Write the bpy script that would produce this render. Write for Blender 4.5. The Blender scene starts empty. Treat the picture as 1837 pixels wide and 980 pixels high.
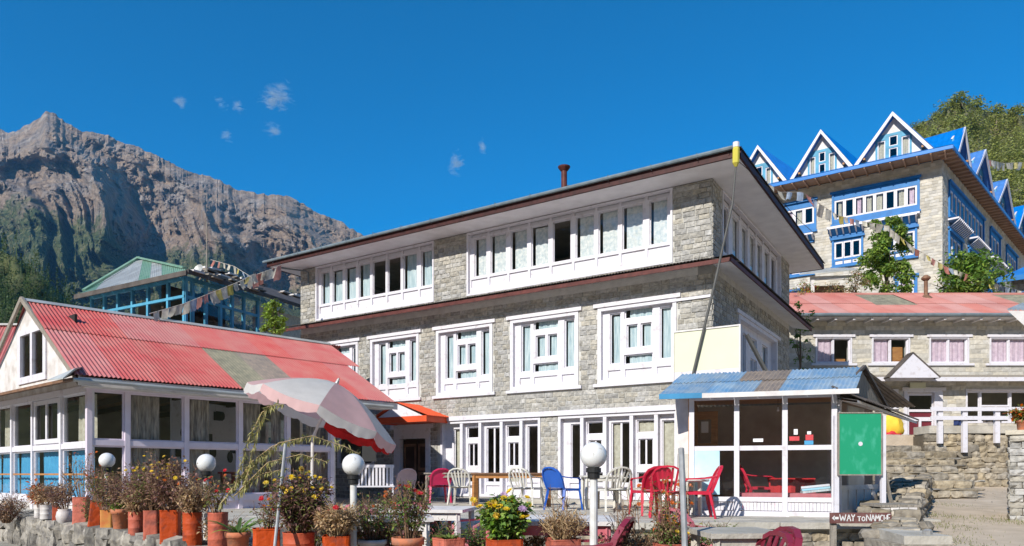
import bpy, bmesh, math, random
from mathutils import Vector, Matrix, noise
R = math.radians
rnd = random.Random(7)
sc = bpy.context.scene
# ---------------------------------------------------------------- camera, sky, sun, exposure
F, CX, HY, EZ = 1295.0, 918.5, 850.0, 1.6      # measured from the photograph: focal length, centre, horizon row, eye height
cd = bpy.data.cameras.new('camera'); cam = bpy.data.objects.new('camera', cd); sc.collection.objects.link(cam)
cam.location = (0, 0, EZ); cam.rotation_euler = (R(90), 0, 0)
cd.sensor_width = 36; cd.lens = 36*F/1837; cd.shift_y = (HY-490)/1837; cd.clip_end = 9000; cd.clip_start = .1
sc.camera = cam
SUN_EL, SUN_AZ = 33, 35          # degrees; azimuth counted from straight behind the camera towards its left
sd = Vector((-math.sin(R(SUN_AZ))*math.cos(R(SUN_EL)), -math.cos(R(SUN_AZ))*math.cos(R(SUN_EL)), math.sin(R(SUN_EL))))
w = bpy.data.worlds.new("World"); sc.world = w; w.use_nodes = True
nt = w.node_tree; bg = nt.nodes['Background']; sky = nt.nodes.new('ShaderNodeTexSky')
sky.sky_type = 'NISHITA'; sky.sun_disc = False; sky.sun_elevation = R(SUN_EL); sky.sun_rotation = R(180+SUN_AZ)
sky.altitude = 2800; sky.air_density = 1.0; sky.dust_density = 0.0; sky.ozone_density = 5.0
hs = nt.nodes.new('ShaderNodeHueSaturation'); hs.inputs['Saturation'].default_value = 1.64; hs.inputs['Value'].default_value = .97; hs.inputs['Hue'].default_value = .492
nt.links.new(sky.outputs[0], hs.inputs['Color']); nt.links.new(hs.outputs[0], bg.inputs[0]); bg.inputs[1].default_value = 0.15
sl = bpy.data.lights.new('sun', 'SUN'); sl.energy = 4.4; sl.angle = R(.5); sl.color = (1, .95, .87)
so = bpy.data.objects.new('sun', sl); sc.collection.objects.link(so); so.rotation_euler = sd.to_track_quat('Z', 'Y').to_euler()
sc.view_settings.view_transform = 'Standard'; sc.view_settings.look = 'None'; sc.view_settings.exposure = 0.36; sc.view_settings.gamma = 1
sc.cycles.max_bounces = 8; sc.cycles.transparent_max_bounces = 16
COL = sc.collection
# ---------------------------------------------------------------- materials
def mat(name, c, rough=.75, var=.12, scale=3., bump=0., bscale=40., c2=None, rv=0., metal=0., spec=.3, streak=None, detail=5, sv=.12, rp=(.32, .68)):
    m = bpy.data.materials.new(name); m.use_nodes = True; t = m.node_tree; N = t.nodes; L = t.links
    b = N['Principled BSDF']; b.inputs['Roughness'].default_value = rough; b.inputs['Metallic'].default_value = metal
    b.inputs['Specular IOR Level'].default_value = spec
    g = N.new('ShaderNodeNewGeometry'); nz = N.new('ShaderNodeTexNoise'); nz.inputs['Scale'].default_value = scale; nz.inputs['Detail'].default_value = detail
    vec = g.outputs['Position']
    if streak:
        mp = N.new('ShaderNodeMapping'); mp.inputs['Scale'].default_value = streak; L.new(vec, mp.inputs[0]); L.new(mp.outputs[0], nz.inputs['Vector'])
    else: L.new(vec, nz.inputs['Vector'])
    r = N.new('ShaderNodeValToRGB'); e = r.color_ramp.elements; e[0].position, e[1].position = rp
    lo = c2 if c2 else tuple(x*(1-var) for x in c); hi = c if c2 else tuple(min(1, x*(1+var)) for x in c)
    e[0].color = (*lo, 1); e[1].color = (*hi, 1); L.new(nz.outputs['Fac'], r.inputs[0]); out = r.outputs[0]
    if rv:
        oi = N.new('ShaderNodeObjectInfo'); a = N.new('ShaderNodeMath'); a.operation = 'ADD'; L.new(oi.outputs['Random'], a.inputs[0]); L.new(g.outputs['Random Per Island'], a.inputs[1])
        fr = N.new('ShaderNodeMath'); fr.operation = 'FRACT'; L.new(a.outputs[0], fr.inputs[0])
        mr = N.new('ShaderNodeMapRange'); mr.inputs[3].default_value = 1-rv; mr.inputs[4].default_value = 1+rv; L.new(fr.outputs[0], mr.inputs[0])
        m3 = N.new('ShaderNodeMath'); m3.operation = 'MULTIPLY'; m3.inputs[1].default_value = 7.31; L.new(fr.outputs[0], m3.inputs[0])
        f2 = N.new('ShaderNodeMath'); f2.operation = 'FRACT'; L.new(m3.outputs[0], f2.inputs[0])
        ms = N.new('ShaderNodeMapRange'); ms.inputs[3].default_value = 1-sv; ms.inputs[4].default_value = 1+sv; L.new(f2.outputs[0], ms.inputs[0])
        h = N.new('ShaderNodeHueSaturation'); L.new(out, h.inputs['Color']); L.new(mr.outputs[0], h.inputs['Value']); L.new(ms.outputs[0], h.inputs['Saturation']); out = h.outputs[0]
    L.new(out, b.inputs['Base Color'])
    if bump:
        n2 = N.new('ShaderNodeTexNoise'); n2.inputs['Scale'].default_value = bscale; n2.inputs['Detail'].default_value = 6; L.new(vec, n2.inputs['Vector'])
        bp = N.new('ShaderNodeBump'); bp.inputs['Strength'].default_value = bump; bp.inputs['Distance'].default_value = .02; L.new(n2.outputs['Fac'], bp.inputs['Height']); L.new(bp.outputs[0], b.inputs['Normal'])
    return m
def leafmat(name, c, rv=.35, tr=.35, var=.25):
    m = mat(name, c, rough=.6, rv=rv, scale=6, var=var); t = m.node_tree; b = t.nodes['Principled BSDF']; o = t.nodes['Material Output']
    tl = t.nodes.new('ShaderNodeBsdfTranslucent'); mx = t.nodes.new('ShaderNodeMixShader'); mx.inputs[0].default_value = tr
    src = b.inputs['Base Color'].links[0].from_socket; t.links.new(src, tl.inputs[0]); t.links.new(b.outputs[0], mx.inputs[1]); t.links.new(tl.outputs[0], mx.inputs[2]); t.links.new(mx.outputs[0], o.inputs[0])
    return m
def glassmat(name, tint=(.92, .95, .95), refl=.06):
    m = bpy.data.materials.new(name); m.use_nodes = True; t = m.node_tree; N = t.nodes; L = t.links; N.remove(N['Principled BSDF'])
    tr = N.new('ShaderNodeBsdfTransparent'); tr.inputs[0].default_value = (*tint, 1); gl = N.new('ShaderNodeBsdfGlossy'); gl.inputs['Roughness'].default_value = .02
    lw = N.new('ShaderNodeLayerWeight'); lw.inputs['Blend'].default_value = .5; pw = N.new('ShaderNodeMath'); pw.operation = 'POWER'; pw.inputs[1].default_value = 5; L.new(lw.outputs['Facing'], pw.inputs[0])
    fr = N.new('ShaderNodeMath'); fr.operation = 'MULTIPLY_ADD'; L.new(pw.outputs[0], fr.inputs[0]); fr.inputs[1].default_value = .9; fr.inputs[2].default_value = refl; mx = N.new('ShaderNodeMixShader')
    nz = N.new('ShaderNodeTexNoise'); nz.inputs['Scale'].default_value = 2.2; g = N.new('ShaderNodeNewGeometry'); L.new(g.outputs['Position'], nz.inputs['Vector'])
    bp = N.new('ShaderNodeBump'); bp.inputs['Strength'].default_value = .08; bp.inputs['Distance'].default_value = .05; L.new(nz.outputs['Fac'], bp.inputs['Height']); L.new(bp.outputs[0], gl.inputs['Normal'])
    L.new(fr.outputs[0], mx.inputs[0]); L.new(tr.outputs[0], mx.inputs[1]); L.new(gl.outputs[0], mx.inputs[2]); L.new(mx.outputs[0], N['Material Output'].inputs[0]); return m
MT = dict(
 stone=mat('stone_brown', (.47, .445, .395), .9, c2=(.27, .26, .235), scale=13, bump=.8, bscale=26, rv=.22, sv=.5, detail=8),
 mortar=mat('mortar', (.54, .53, .49), .95, scale=6, bump=.4, var=.1),
 blk=mat('dressed_stone', (.60, .56, .48), .9, c2=(.44, .41, .35), scale=7, bump=.5, rv=.2, sv=.4),
 lodge_stone=mat('lodge_stone', (.58, .54, .47), .9, c2=(.44, .41, .35), scale=3, bump=.3, rv=.17, sv=.3, detail=8),
 rubble=mat('rubble_stone', (.40, .345, .26), .95, c2=(.20, .17, .13), scale=8, bump=1., bscale=18, rv=.32, sv=.3),
 rubble_grey=mat('grey_rubble', (.34, .31, .26), .95, c2=(.13, .12, .11), scale=9, bump=1., bscale=18, rv=.4),
 earth=mat('dark_joint_earth', (.12, .10, .075), 1, scale=9, bump=.6),
 white=mat('white_paint', (.68, .66, .70), .5, c2=(.52, .48, .49), scale=7, bump=.2, bscale=20, rp=(.24, .44), detail=9),
 wdull=mat('weathered_white_paint', (.74, .71, .68), .6, c2=(.60, .56, .54), scale=6, bump=.2),
 shadewhite=mat('lilac_shaded_white_paint', (.70, .62, .70), .5, var=.06, scale=5),  # white paint with the lilac of the shaded face put into its colour
 soffit=mat('soffit_boards', (.88, .86, .88), .7, c2=(.76, .74, .76), scale=3),
 maroon=mat('maroon_fascia', (.05, .014, .012), .6, var=.3, scale=8),
 rust=mat('red_brown_edge', (.11, .032, .026), .6, var=.3, scale=8),
 gutter=mat('gutter_grey_blue', (.16, .20, .22), .45, var=.2, scale=5),
 dkroof=mat('dark_corrugated', (.10, .085, .075), .7, var=.3),
 redroof=mat('faded_red_sheet', (.47, .105, .10), .55, c2=(.48, .18, .155), scale=2.4, detail=9, rv=.05, streak=(1, 1, .5)),
 redroof2=mat('pink_red_sheet', (.55, .27, .23), .6, c2=(.47, .19, .16), scale=1.1, rv=.06, detail=9),
 orange=mat('orange_red_sheet', (.66, .09, .03), .45, var=.12),
 oldsheet=mat('old_fibre_sheet', (.30, .28, .20), .9, c2=(.17, .16, .12), scale=5, rv=.1),
 bluesheet=mat('blue_sheet', (.15, .30, .48), .5, c2=(.33, .42, .49), scale=4, rv=.1, detail=9),
 rustsheet=mat('rust_grey_sheet', (.32, .26, .21), .7, c2=(.20, .17, .15), scale=6, rv=.1),
 lblue=mat('lodge_blue_roof', (.012, .17, .52), .4, var=.12, rv=.06),
 lblue2=mat('lodge_blue_trim', (.018, .16, .42), .5, var=.15),
 cblue=mat('cafe_blue_trim', (.05, .25, .46), .5, var=.15, rv=.1),
 teal=mat('faded_blue_paint', (.08, .31, .46), .55, var=.2),
 greenr=mat('green_sheet', (.14, .28, .19), .5, c2=(.22, .34, .26), scale=3),
 zinc=mat('zinc_sheet', (.52, .54, .52), .45, c2=(.36, .36, .34), scale=2, metal=.2),
 brownwood=mat('brown_wood', (.20, .11, .065), .7, var=.3, scale=5, bump=.2),
 orwood=mat('orange_wood', (.50, .24, .08), .5, c2=(.33, .14, .05), scale=4, bump=.2, streak=(1, 1, 8)),
 greywood=mat('weathered_grey_wood', (.34, .30, .25), .9, c2=(.2, .18, .15), scale=7, bump=.5, streak=(6, 6, 1)),
 darkwood=mat('dark_wood', (.06, .035, .025), .6, var=.3),
 dark=mat('unlit_interior', (.035, .03, .028), .9),  # near-black colour standing in for the darkness of unlit rooms
 inwall=mat('interior_wall', (.42, .37, .31), .9, var=.15),
 curtain=mat('pale_blue_curtain', (.62, .69, .70), .9, c2=(.36, .47, .51), streak=(5, 5, .5), scale=5, detail=2),  # vertical streaks put the shade of the folds into the cloth colour
 curtain2=mat('floral_curtain', (.80, .78, .75), .9, c2=(.5, .56, .58), scale=13, detail=3),
 curtain3=mat('grey_brown_curtain', (.46, .39, .33), .95, c2=(.16, .12, .11), scale=4, streak=(8, 8, 1), detail=5),  # dark streaks paint fold shading into the cloth
 curtain4=mat('cream_curtain', (.58, .54, .44), .95, c2=(.42, .38, .3), scale=12),
 bluecurt=mat('bright_blue_curtain', (.10, .42, .68), .8, c2=(.07, .33, .58), scale=7),
 lilacc=mat('lilac_curtain', (.72, .56, .63), .9, c2=(.55, .40, .48), scale=9),
 glass=glassmat('window_glass'), glass2=glassmat('dusty_glass', (.55, .58, .58)),
 cream=mat('cream_board', (.66, .67, .50), .5, var=.03, scale=2),
 green=mat('green_board', (.015, .30, .15), .6, c2=(.05, .38, .23), scale=9, detail=10, rp=(.28, .46), streak=(1, 1, .6)),
 skyb=mat('pale_blue_poster', (.36, .62, .75), .5, c2=(.62, .74, .78), scale=1.5),
 red=mat('red_plastic', (.52, .015, .045), .35, var=.1, spec=.5), pinkp=mat('magenta_plastic', (.58, .02, .10), .35, spec=.5),
 fadered=mat('faded_red_plastic', (.55, .22, .24), .5, c2=(.5, .1, .13), scale=5), maroonp=mat('maroon_plastic', (.20, .02, .04), .35, spec=.5),
 whitep=mat('white_plastic', (.68, .66, .60), .4, c2=(.55, .53, .47), scale=6), pinkw=mat('pinkish_white_plastic', (.72, .56, .56), .5), bluep=mat('blue_plastic', (.015, .10, .45), .35, spec=.5),
 redcloth=mat('red_cloth', (.50, .025, .03), .8, scale=6), cushion=mat('rose_cushion', (.52, .16, .18), .85, scale=8),
 globe=mat('opal_globe', (.74, .74, .72), .15, c2=(.42, .40, .36), scale=22, rp=(.26, .38), detail=7, spec=.6), black=mat('black_plastic', (.02, .02, .02), .5),
 polew=mat('white_pole', (.72, .72, .70), .5, c2=(.55, .52, .47), scale=10), galv=mat('galvanised_pole', (.38, .38, .37), .4, c2=(.25, .24, .23), scale=14, metal=.3),
 umbp=leafmat('faded_pink_canvas', (.80, .52, .50), rv=0, tr=.45, var=.06), umbw=leafmat('off_white_canvas', (.80, .77, .72), rv=0, tr=.45, var=.06), umbr=leafmat('red_canvas', (.62, .02, .02), rv=0, tr=.3),
 tin=mat('red_painted_tin', (.48, .10, .05), .6, c2=(.24, .065, .045), scale=10, bump=.5, bscale=20, rv=.15, rp=(.3, .5), detail=9), terra=mat('terracotta', (.52, .18, .09), .8, c2=(.36, .17, .11), scale=14, detail=9, rp=(.3, .5), bump=.2),
 wtin=mat('white_tin', (.68, .65, .62), .6, c2=(.45, .4, .38), scale=11), ytin=mat('yellow_tin', (.62, .33, .08), .6, c2=(.6, .15, .05), scale=9),
 soil=mat('soil', (.05, .035, .025), 1), concrete=mat('old_concrete', (.52, .485, .42), .95, c2=(.36, .335, .285), scale=3, bump=.6, bscale=22, detail=9),
 flag=mat('paving', (.38, .355, .30), .95, c2=(.27, .25, .21), scale=4, bump=.5, rv=.12), lsoffit=mat('lodge_soffit', (.30, .19, .13), .8), lrafter=mat('lodge_rafter', (.36, .23, .16), .8), path=mat('sandy_path', (.57, .47, .36), 1, c2=(.43, .35, .26), scale=2.2, bump=.7, bscale=25, detail=9),
 rock=mat('mountain_rock', (.30, .25, .22), .95, c2=(.16, .15, .15), scale=.006), signwood=mat('red_brown_signboard', (.13, .05, .045), .8, c2=(.2, .1, .09), scale=14), lettering=mat('white_lettering', (.75, .74, .72), .8),
 yellowc=mat('yellow_cloth', (.75, .5, .05), .8), redbag=mat('red_bag', (.55, .03, .05), .6), navy=mat('navy_cloth', (.03, .05, .15), .9), ylamp=mat('yellow_lamp_case', (.60, .52, .08), .4), maroonpanel=mat('maroon_panel', (.15, .02, .03), .6), grit=mat('grey_steel', (.09, .09, .085), .5),
 paperw=mat('white_paper', (.8, .8, .8), .7, var=.02), paperr=mat('red_paper', (.6, .07, .08), .7), paperb=mat('blue_paper', (.08, .35, .6), .7), dirtwhite=mat('stained_white_wall', (.74, .72, .70), .9, c2=(.5, .46, .42), scale=4, bump=.3),
 leaf=leafmat('green_leaf', (.13, .24, .045)), leafy=leafmat('yellow_green_leaf', (.28, .39, .07)), pine=leafmat('pine_needles', (.11, .15, .04)), conif=leafmat('dark_conifer', (.075, .12, .035)),
 scrub=leafmat('hill_scrub', (.27, .29, .07), rv=.45), dry=leafmat('dry_leaf', (.36, .23, .14), rv=.45), drypurple=leafmat('withered_leaf', (.23, .12, .10), rv=.45), straw=leafmat('straw_leaf', (.52, .36, .19), rv=.3), olive=leafmat('olive_leaf', (.20, .22, .06), rv=.4),
 stem=mat('brown_stem', (.20, .12, .07), .9), strawstem=mat('straw_stem', (.46, .33, .18), .9), bark=mat('bark', (.16, .12, .08), .95, bump=.5),
 fy=leafmat('yellow_petal', (.75, .52, .03), rv=.15), fo=leafmat('rust_orange_petal', (.55, .13, .02), rv=.25), fp=leafmat('lilac_petal', (.55, .36, .55), rv=.15), fr=leafmat('red_petal', (.6, .02, .03), rv=.2),
 flagw=leafmat('pale_flag', (.6, .56, .46), rv=.25), flagy=leafmat('yellow_flag', (.62, .52, .16), rv=.2), flagr=leafmat('red_flag', (.5, .22, .18), rv=.2), flagb=leafmat('blue_flag', (.35, .42, .52), rv=.2), rope=mat('rope', (.5, .46, .4), .9),
)
# ---------------------------------------------------------------- building helpers
class Fr:                                # an upright frame: +x to the right along a face, -y outwards, z up
    def __init__(s, x, y, z, deg): s.o = Vector((x, y, z)); s.a = R(deg); s.m = Matrix.Translation(s.o) @ Matrix.Rotation(s.a, 4, 'Z'); s.i = s.m.inverted()
    def w(s, x, y, z): return s.m @ Vector((x, y, z))
    def hit(s, px, py, axis=1, c=0.):    # where the sight line through a pixel meets a plane of this frame
        o = s.i @ Vector((0, 0, EZ)); d = s.i.to_3x3() @ Vector(((px-CX)/F, 1, (HY-py)/F)); t = (c-o[axis])/d[axis]; return o+d*t
    def x(s, px, c=0.): return s.hit(px, HY, 1, c)[0]
    def y(s, px, c=0.): return s.hit(px, HY, 0, c)[1]
def at(px, py, Y): return Vector(((px-CX)/F*Y, Y, EZ+(HY-py)/F*Y))
def atz(px, z, Y): return Vector(((px-CX)/F*Y, Y, z))
def tag(o, label=None, cat=None, group=None, kind=None):
    for k, v in (('label', label), ('category', cat), ('group', group), ('kind', kind)):
        if v: o[k] = v
    return o
def empty(name, loc, label, cat, rz=0, group=None):
    o = bpy.data.objects.new(name, None); COL.objects.link(o); o.location = loc; o.rotation_euler = (0, 0, rz); o.empty_display_size = .2
    return tag(o, label, cat, group)
def place(o, parent, fr):
    if fr is not None:
        b = Vector((0, 0, 0)); p = parent
        if p is not None: b = p.location
        o.location = fr.o-b; o.rotation_euler = (0, 0, fr.a)
    if parent is not None: o.parent = parent
class MB:
    def __init__(s): s.v = []; s.f = []; s.m = []; s.k = 0
    def add(s, vs, fs, k=None):
        n = len(s.v); s.v += [tuple(p) for p in vs]; s.f += [tuple(i+n for i in f) for f in fs]; s.m += [s.k if k is None else k]*len(fs); return s
    def box(s, x0, x1, y0, y1, z0, z1, k=None):
        return s.add([(x0, y0, z0), (x1, y0, z0), (x1, y1, z0), (x0, y1, z0), (x0, y0, z1), (x1, y0, z1), (x1, y1, z1), (x0, y1, z1)],
              [(0, 1, 5, 4), (1, 2, 6, 5), (2, 3, 7, 6), (3, 0, 4, 7), (4, 5, 6, 7), (3, 2, 1, 0)], k)
    def bar(s, a, b, w, h=None, k=None, up=(0, 0, 1)):     # a beam from a to b
        a = Vector(a); b = Vector(b); h = h or w; d = (b-a).normalized(); u = d.cross(Vector(up))
        if u.length < 1e-4: u = d.cross(Vector((1, 0, 0)))
        u.normalize(); n = u.cross(d); u *= w/2; n *= h/2
        return s.add([a-u-n, a+u-n, a+u+n, a-u+n, b-u-n, b+u-n, b+u+n, b-u+n], [(0, 1, 5, 4), (1, 2, 6, 5), (2, 3, 7, 6), (3, 0, 4, 7), (4, 5, 6, 7), (3, 2, 1, 0)], k)
    def tube(s, pts, r, n=6, k=None, caps=True):
        pts = [Vector(p) for p in pts]; rs = r if isinstance(r, (list, tuple)) else [r]*len(pts); vs = []; fs = []
        for i, p in enumerate(pts):
            d = (pts[min(i+1, len(pts)-1)]-pts[max(i-1, 0)]); d = d.normalized() if d.length > 1e-9 else Vector((0, 0, 1))
            u = d.cross(Vector((0, 0, 1)) if abs(d.z) < .95 else Vector((1, 0, 0))).normalized(); v2 = d.cross(u)
            for j in range(n): t = 2*math.pi*j/n; vs.append(p+(u*math.cos(t)+v2*math.sin(t))*rs[i])
        for i in range(len(pts)-1):
            for j in range(n): fs.append((i*n+j, i*n+(j+1) % n, (i+1)*n+(j+1) % n, (i+1)*n+j))
        if caps and n > 2: fs += [tuple(range(n))[::-1], tuple(range((len(pts)-1)*n, len(pts)*n))]
        return s.add(vs, fs, k)
    def lathe(s, prof, n=20, c=(0, 0), k=None):            # prof: (radius, z)
        vs = []; fs = []
        for r, z in prof:
            for j in range(n): t = 2*math.pi*j/n; vs.append((c[0]+r*math.cos(t), c[1]+r*math.sin(t), z))
        for i in range(len(prof)-1):
            for j in range(n): fs.append((i*n+j, i*n+(j+1) % n, (i+1)*n+(j+1) % n, (i+1)*n+j))
        return s.add(vs, fs, k)
    def poly(s, pts, k=None): return s.add(pts, [tuple(range(len(pts)))], k)
    def prism(s, pts, d, k=None):                           # a flat outline given thickness d (a vector)
        n = len(pts); d = Vector(d); a = [Vector(p) for p in pts]
        return s.add(a+[p+d for p in a], [tuple(range(n))[::-1], tuple(range(n, 2*n))]+[(i, (i+1) % n, (i+1) % n+n, i+n) for i in range(n)], k)
    def sheet(s, o, u, v, lu, lv, th=.006, pitch=.076, amp=.011, k=None, per=6):   # corrugated sheet, waves across u, running along v
        o = Vector(o); u = Vector(u).normalized(); v = Vector(v).normalized(); n = u.cross(v).normalized(); m = max(2, int(lu/pitch*per)); vs = []; fs = []
        for i in range(m+1):
            d = lu*i/m; h = amp*math.cos(2*math.pi*d/pitch); vs += [o+u*d+n*h, o+u*d+v*lv+n*h, o+u*d+n*(h-th), o+u*d+v*lv+n*(h-th)]
        for i in range(m): a = 4*i; b = a+4; fs += [(a, b, b+1, a+1), (a+2, a+3, b+3, b+2), (a, a+2, b+2, b), (a+1, b+1, b+3, a+3)]
        return s.add(vs, fs, k)
    def holed(s, x0, x1, z0, z1, holes, y0, y1, k=None):    # slab with rectangular holes
        xs = sorted({x0, x1, *[min(max(h[i], x0), x1) for h in holes for i in (0, 1)]}); zs = sorted({z0, z1, *[min(max(h[i], z0), z1) for h in holes for i in (2, 3)]})
        nx, nz = len(xs)-1, len(zs)-1
        def solid(i, j):
            if i < 0 or j < 0 or i >= nx or j >= nz: return False
            cx, cz = (xs[i]+xs[i+1])/2, (zs[j]+zs[j+1])/2
            return not any(h[0] < cx < h[1] and h[2] < cz < h[3] for h in holes)
        for i in range(nx):
            for j in range(nz):
                if not solid(i, j): continue
                a, b, c, d = xs[i], xs[i+1], zs[j], zs[j+1]
                s.add([(a, y0, c), (b, y0, c), (b, y0, d), (a, y0, d)], [(0, 1, 2, 3)], k); s.add([(a, y1, c), (b, y1, c), (b, y1, d), (a, y1, d)], [(3, 2, 1, 0)], k)
                if not solid(i-1, j): s.add([(a, y0, c), (a, y1, c), (a, y1, d), (a, y0, d)], [(3, 2, 1, 0)], k)
                if not solid(i+1, j): s.add([(b, y0, c), (b, y1, c), (b, y1, d), (b, y0, d)], [(0, 1, 2, 3)], k)
                if not solid(i, j-1): s.add([(a, y0, c), (b, y0, c), (b, y1, c), (a, y1, c)], [(3, 2, 1, 0)], k)
                if not solid(i, j+1): s.add([(a, y0, d), (b, y0, d), (b, y1, d), (a, y1, d)], [(0, 1, 2, 3)], k)
        return s
    def wave(s, x0, x1, z0, z1, y, n=None, amp=.02, ph=0, k=None):      # a hanging curtain
        n = n or max(8, int((x1-x0)/.02)); n = min(n, 70); vs = []; fs = []
        for i in range(n+1):
            x = x0+(x1-x0)*i/n; q = math.sin(x*34+ph)+.5*math.sin(x*61+ph*2)
            for z, q2 in ((z0, 1), ((z0+z1)/2, .9), (z1, .4)): vs.append((x, y+amp*q*q2, z))
        for i in range(n):
            for j in (0, 1): a = i*3+j; fs.append((a, a+3, a+4, a+1))
        return s.add(vs, fs, k)
    def build(s, name, mats, parent=None, fr=None, smooth=False, label=None):
        me = bpy.data.meshes.new(name); me.from_pydata(s.v, [], s.f)
        mats = mats if isinstance(mats, (list, tuple)) else [mats]
        for m in mats: me.materials.append(MT[m] if isinstance(m, str) else m)
        if len(mats) > 1: me.polygons.foreach_set('material_index', s.m)
        if smooth: me.polygons.foreach_set('use_smooth', [True]*len(s.f))
        me.update(); o = bpy.data.objects.new(name, me); COL.objects.link(o); place(o, parent, fr)
        if label: o['label'] = label
        return o
def copy_tree(o, parent=None):
    c = o.copy(); COL.objects.link(c)
    if parent is not None: c.parent = parent
    for ch in o.children: copy_tree(ch, c)
    return c
# stones: a few shared block shapes, each stone its own object near the camera, the rest joined
def block_shape(seed, rub=0.):
    r = random.Random(seed)
    if rub:
        vs = []; idx = {}
        for x in (-1, 0, 1):
            for y in (-1, 0, 1):
                for z in (-1, 0, 1):
                    if x == y == z == 0: continue
                    v = Vector((x, y, z)); v = v.lerp(v.normalized()*1.2, rub); idx[(x, y, z)] = len(vs); vs.append(v*.5+Vector([r.uniform(-.07, .07) for _ in range(3)]))
        fs = []
        for ax in range(3):
            o = [i for i in range(3) if i != ax]
            for sg in (-1, 1):
                for a in (-1, 0):
                    for b in (-1, 0):
                        q = []
                        for da, db in ((0, 0), (1, 0), (1, 1), (0, 1)):
                            p = [0, 0, 0]; p[ax] = sg; p[o[0]] = a+da; p[o[1]] = b+db; q.append(idx[tuple(p)])
                        if (sg > 0) == (ax == 1): q.reverse()
                        fs.append(tuple(q))
        return vs, fs
    vs = []; fs = []; j = lambda q: r.uniform(-q, q)
    for zi in range(3):
        for xi in range(4):
            e = xi in (0, 3) or zi in (0, 2); vs.append(Vector((-.5+xi/3+j(.008), -.5+(.08 if e else 0)+j(.10), -.5+zi/2+j(.018))))
    for zi in range(3):
        for xi in (0, 3): vs.append(Vector((-.5 if xi == 0 else .5, .5, -.5+zi/2)))
    for zi in range(2):
        for xi in range(3): a = zi*4+xi; fs.append((a, a+1, a+5, a+4))
        fs.append((zi*4, zi*4+4, 12+(zi+1)*2, 12+zi*2)); fs.append((zi*4+3, 13+zi*2, 13+(zi+1)*2, zi*4+7))
    fs.append((8, 9, 10, 11, 17, 16)); fs.append((0, 12, 13, 3, 2, 1))
    return vs, fs
BL = [block_shape(i) for i in range(8)]; RB = [block_shape(50+i, .55) for i in range(10)]
_sm = {}
def shared(kind, i, m):
    key = (kind, i, m)
    if key not in _sm:
        vs, fs = (BL if kind == 'b' else RB)[i]; me = bpy.data.meshes.new('stone'); me.from_pydata([tuple(v) for v in vs], [], fs); me.materials.append(MT[m]); me.update(); _sm[key] = me
    return _sm[key]
def put_stones(lst, kind, m, parent, name='stone', rest='stone_courses', limit=300):
    """lst: (frame, centre, size, tilt)"""
    lst = sorted(lst, key=lambda q: -(q[2][0]*q[2][2])/max(.1, (q[0].w(*q[1])-Vector((0, 0, EZ))).length)**2)
    for fr, c, sz, tl in lst[:limit]:
        o = bpy.data.objects.new(name, shared(kind, rnd.randrange(8), m)); COL.objects.link(o)
        o.location = fr.w(*c)-parent.location; o.rotation_euler = (0, tl, fr.a); o.scale = sz; o.parent = parent
    if len(lst) > limit:
        vs = []; fs = []
        for fr, c, sz, tl in lst[limit:]:
            bv, bf = (BL if kind == 'b' else RB)[rnd.randrange(8)]; n = len(vs); R3 = Matrix.Rotation(fr.a, 3, 'Z') @ Matrix.Rotation(tl, 3, 'Y'); cc = fr.w(*c)-parent.location
            vs += [tuple(R3 @ Vector((v[0]*sz[0], v[1]*sz[1], v[2]*sz[2]))+cc) for v in bv]; fs += [tuple(i+n for i in f) for f in bf]
        me = bpy.data.meshes.new(rest); me.from_pydata(vs, [], fs); me.materials.append(MT[m]); me.update()
        o = bpy.data.objects.new(rest, me); COL.objects.link(o); o.parent = parent; o['kind'] = 'stuff'
def coursed(fr, x0, x1, z0, z1, holes, ch, ln, proud=.02, gap=.014, dpt=.06, clip=None, y=0.):
    out = []; z = z0; row = 0
    while z < z1-.03:
        h = min(ch*rnd.uniform(.9, 1.1), z1-z)
        x = x0-rnd.uniform(0, ln*.8)
        while x < x1:
            L = ln*rnd.uniform(.6, 1.45); a, b = max(x, x0), min(x+L, x1); segs = [(a, b)]
            for hx in holes:
                if hx[2] < z+h*.6 and hx[3] > z+h*.4:
                    segs = [q for p0, p1 in segs for q in ((p0, min(p1, hx[0])), (max(p0, hx[1]), p1)) if q[1]-q[0] > .05]
            for p0, p1 in segs:
                if p1-p0 > .06 and (clip is None or clip((p0+p1)/2, z+h/2)):
                    out.append((fr, ((p0+p1)/2, y-proud+dpt/2, z+h/2), (p1-p0-gap, dpt*rnd.uniform(.85, 1.2), h-gap), 0))
            x += L
        z += h; row += 1
    return out
def rubble(fr, x0, x1, z0, ztop, size, y=0., dpt=.3, keep=None):
    """dry stone face; ztop(x) gives the top line"""
    out = []; z = z0
    zt = ztop if callable(ztop) else (lambda q: ztop)
    mx = max(zt(x0+(x1-x0)*i/20) for i in range(21))
    while z < mx:
        h = size*rnd.uniform(.5, .95); x = x0+rnd.uniform(-.2, 0)*size
        while x < x1:
            L = size*rnd.uniform(.8, 2.); cx = x+L/2
            if z+h*.6 < zt(min(max(cx, x0), x1)) and cx < x1+.05 and (keep is None or keep(cx, z+h/2)): out.append((fr, (cx, y+dpt/2-rnd.uniform(0, .06), z+h/2+rnd.uniform(-.01, .01)), (L*1.04, dpt, h*1.1), rnd.uniform(-.09, .09)))
            x += L
        z += h*.93
    return out
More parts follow.
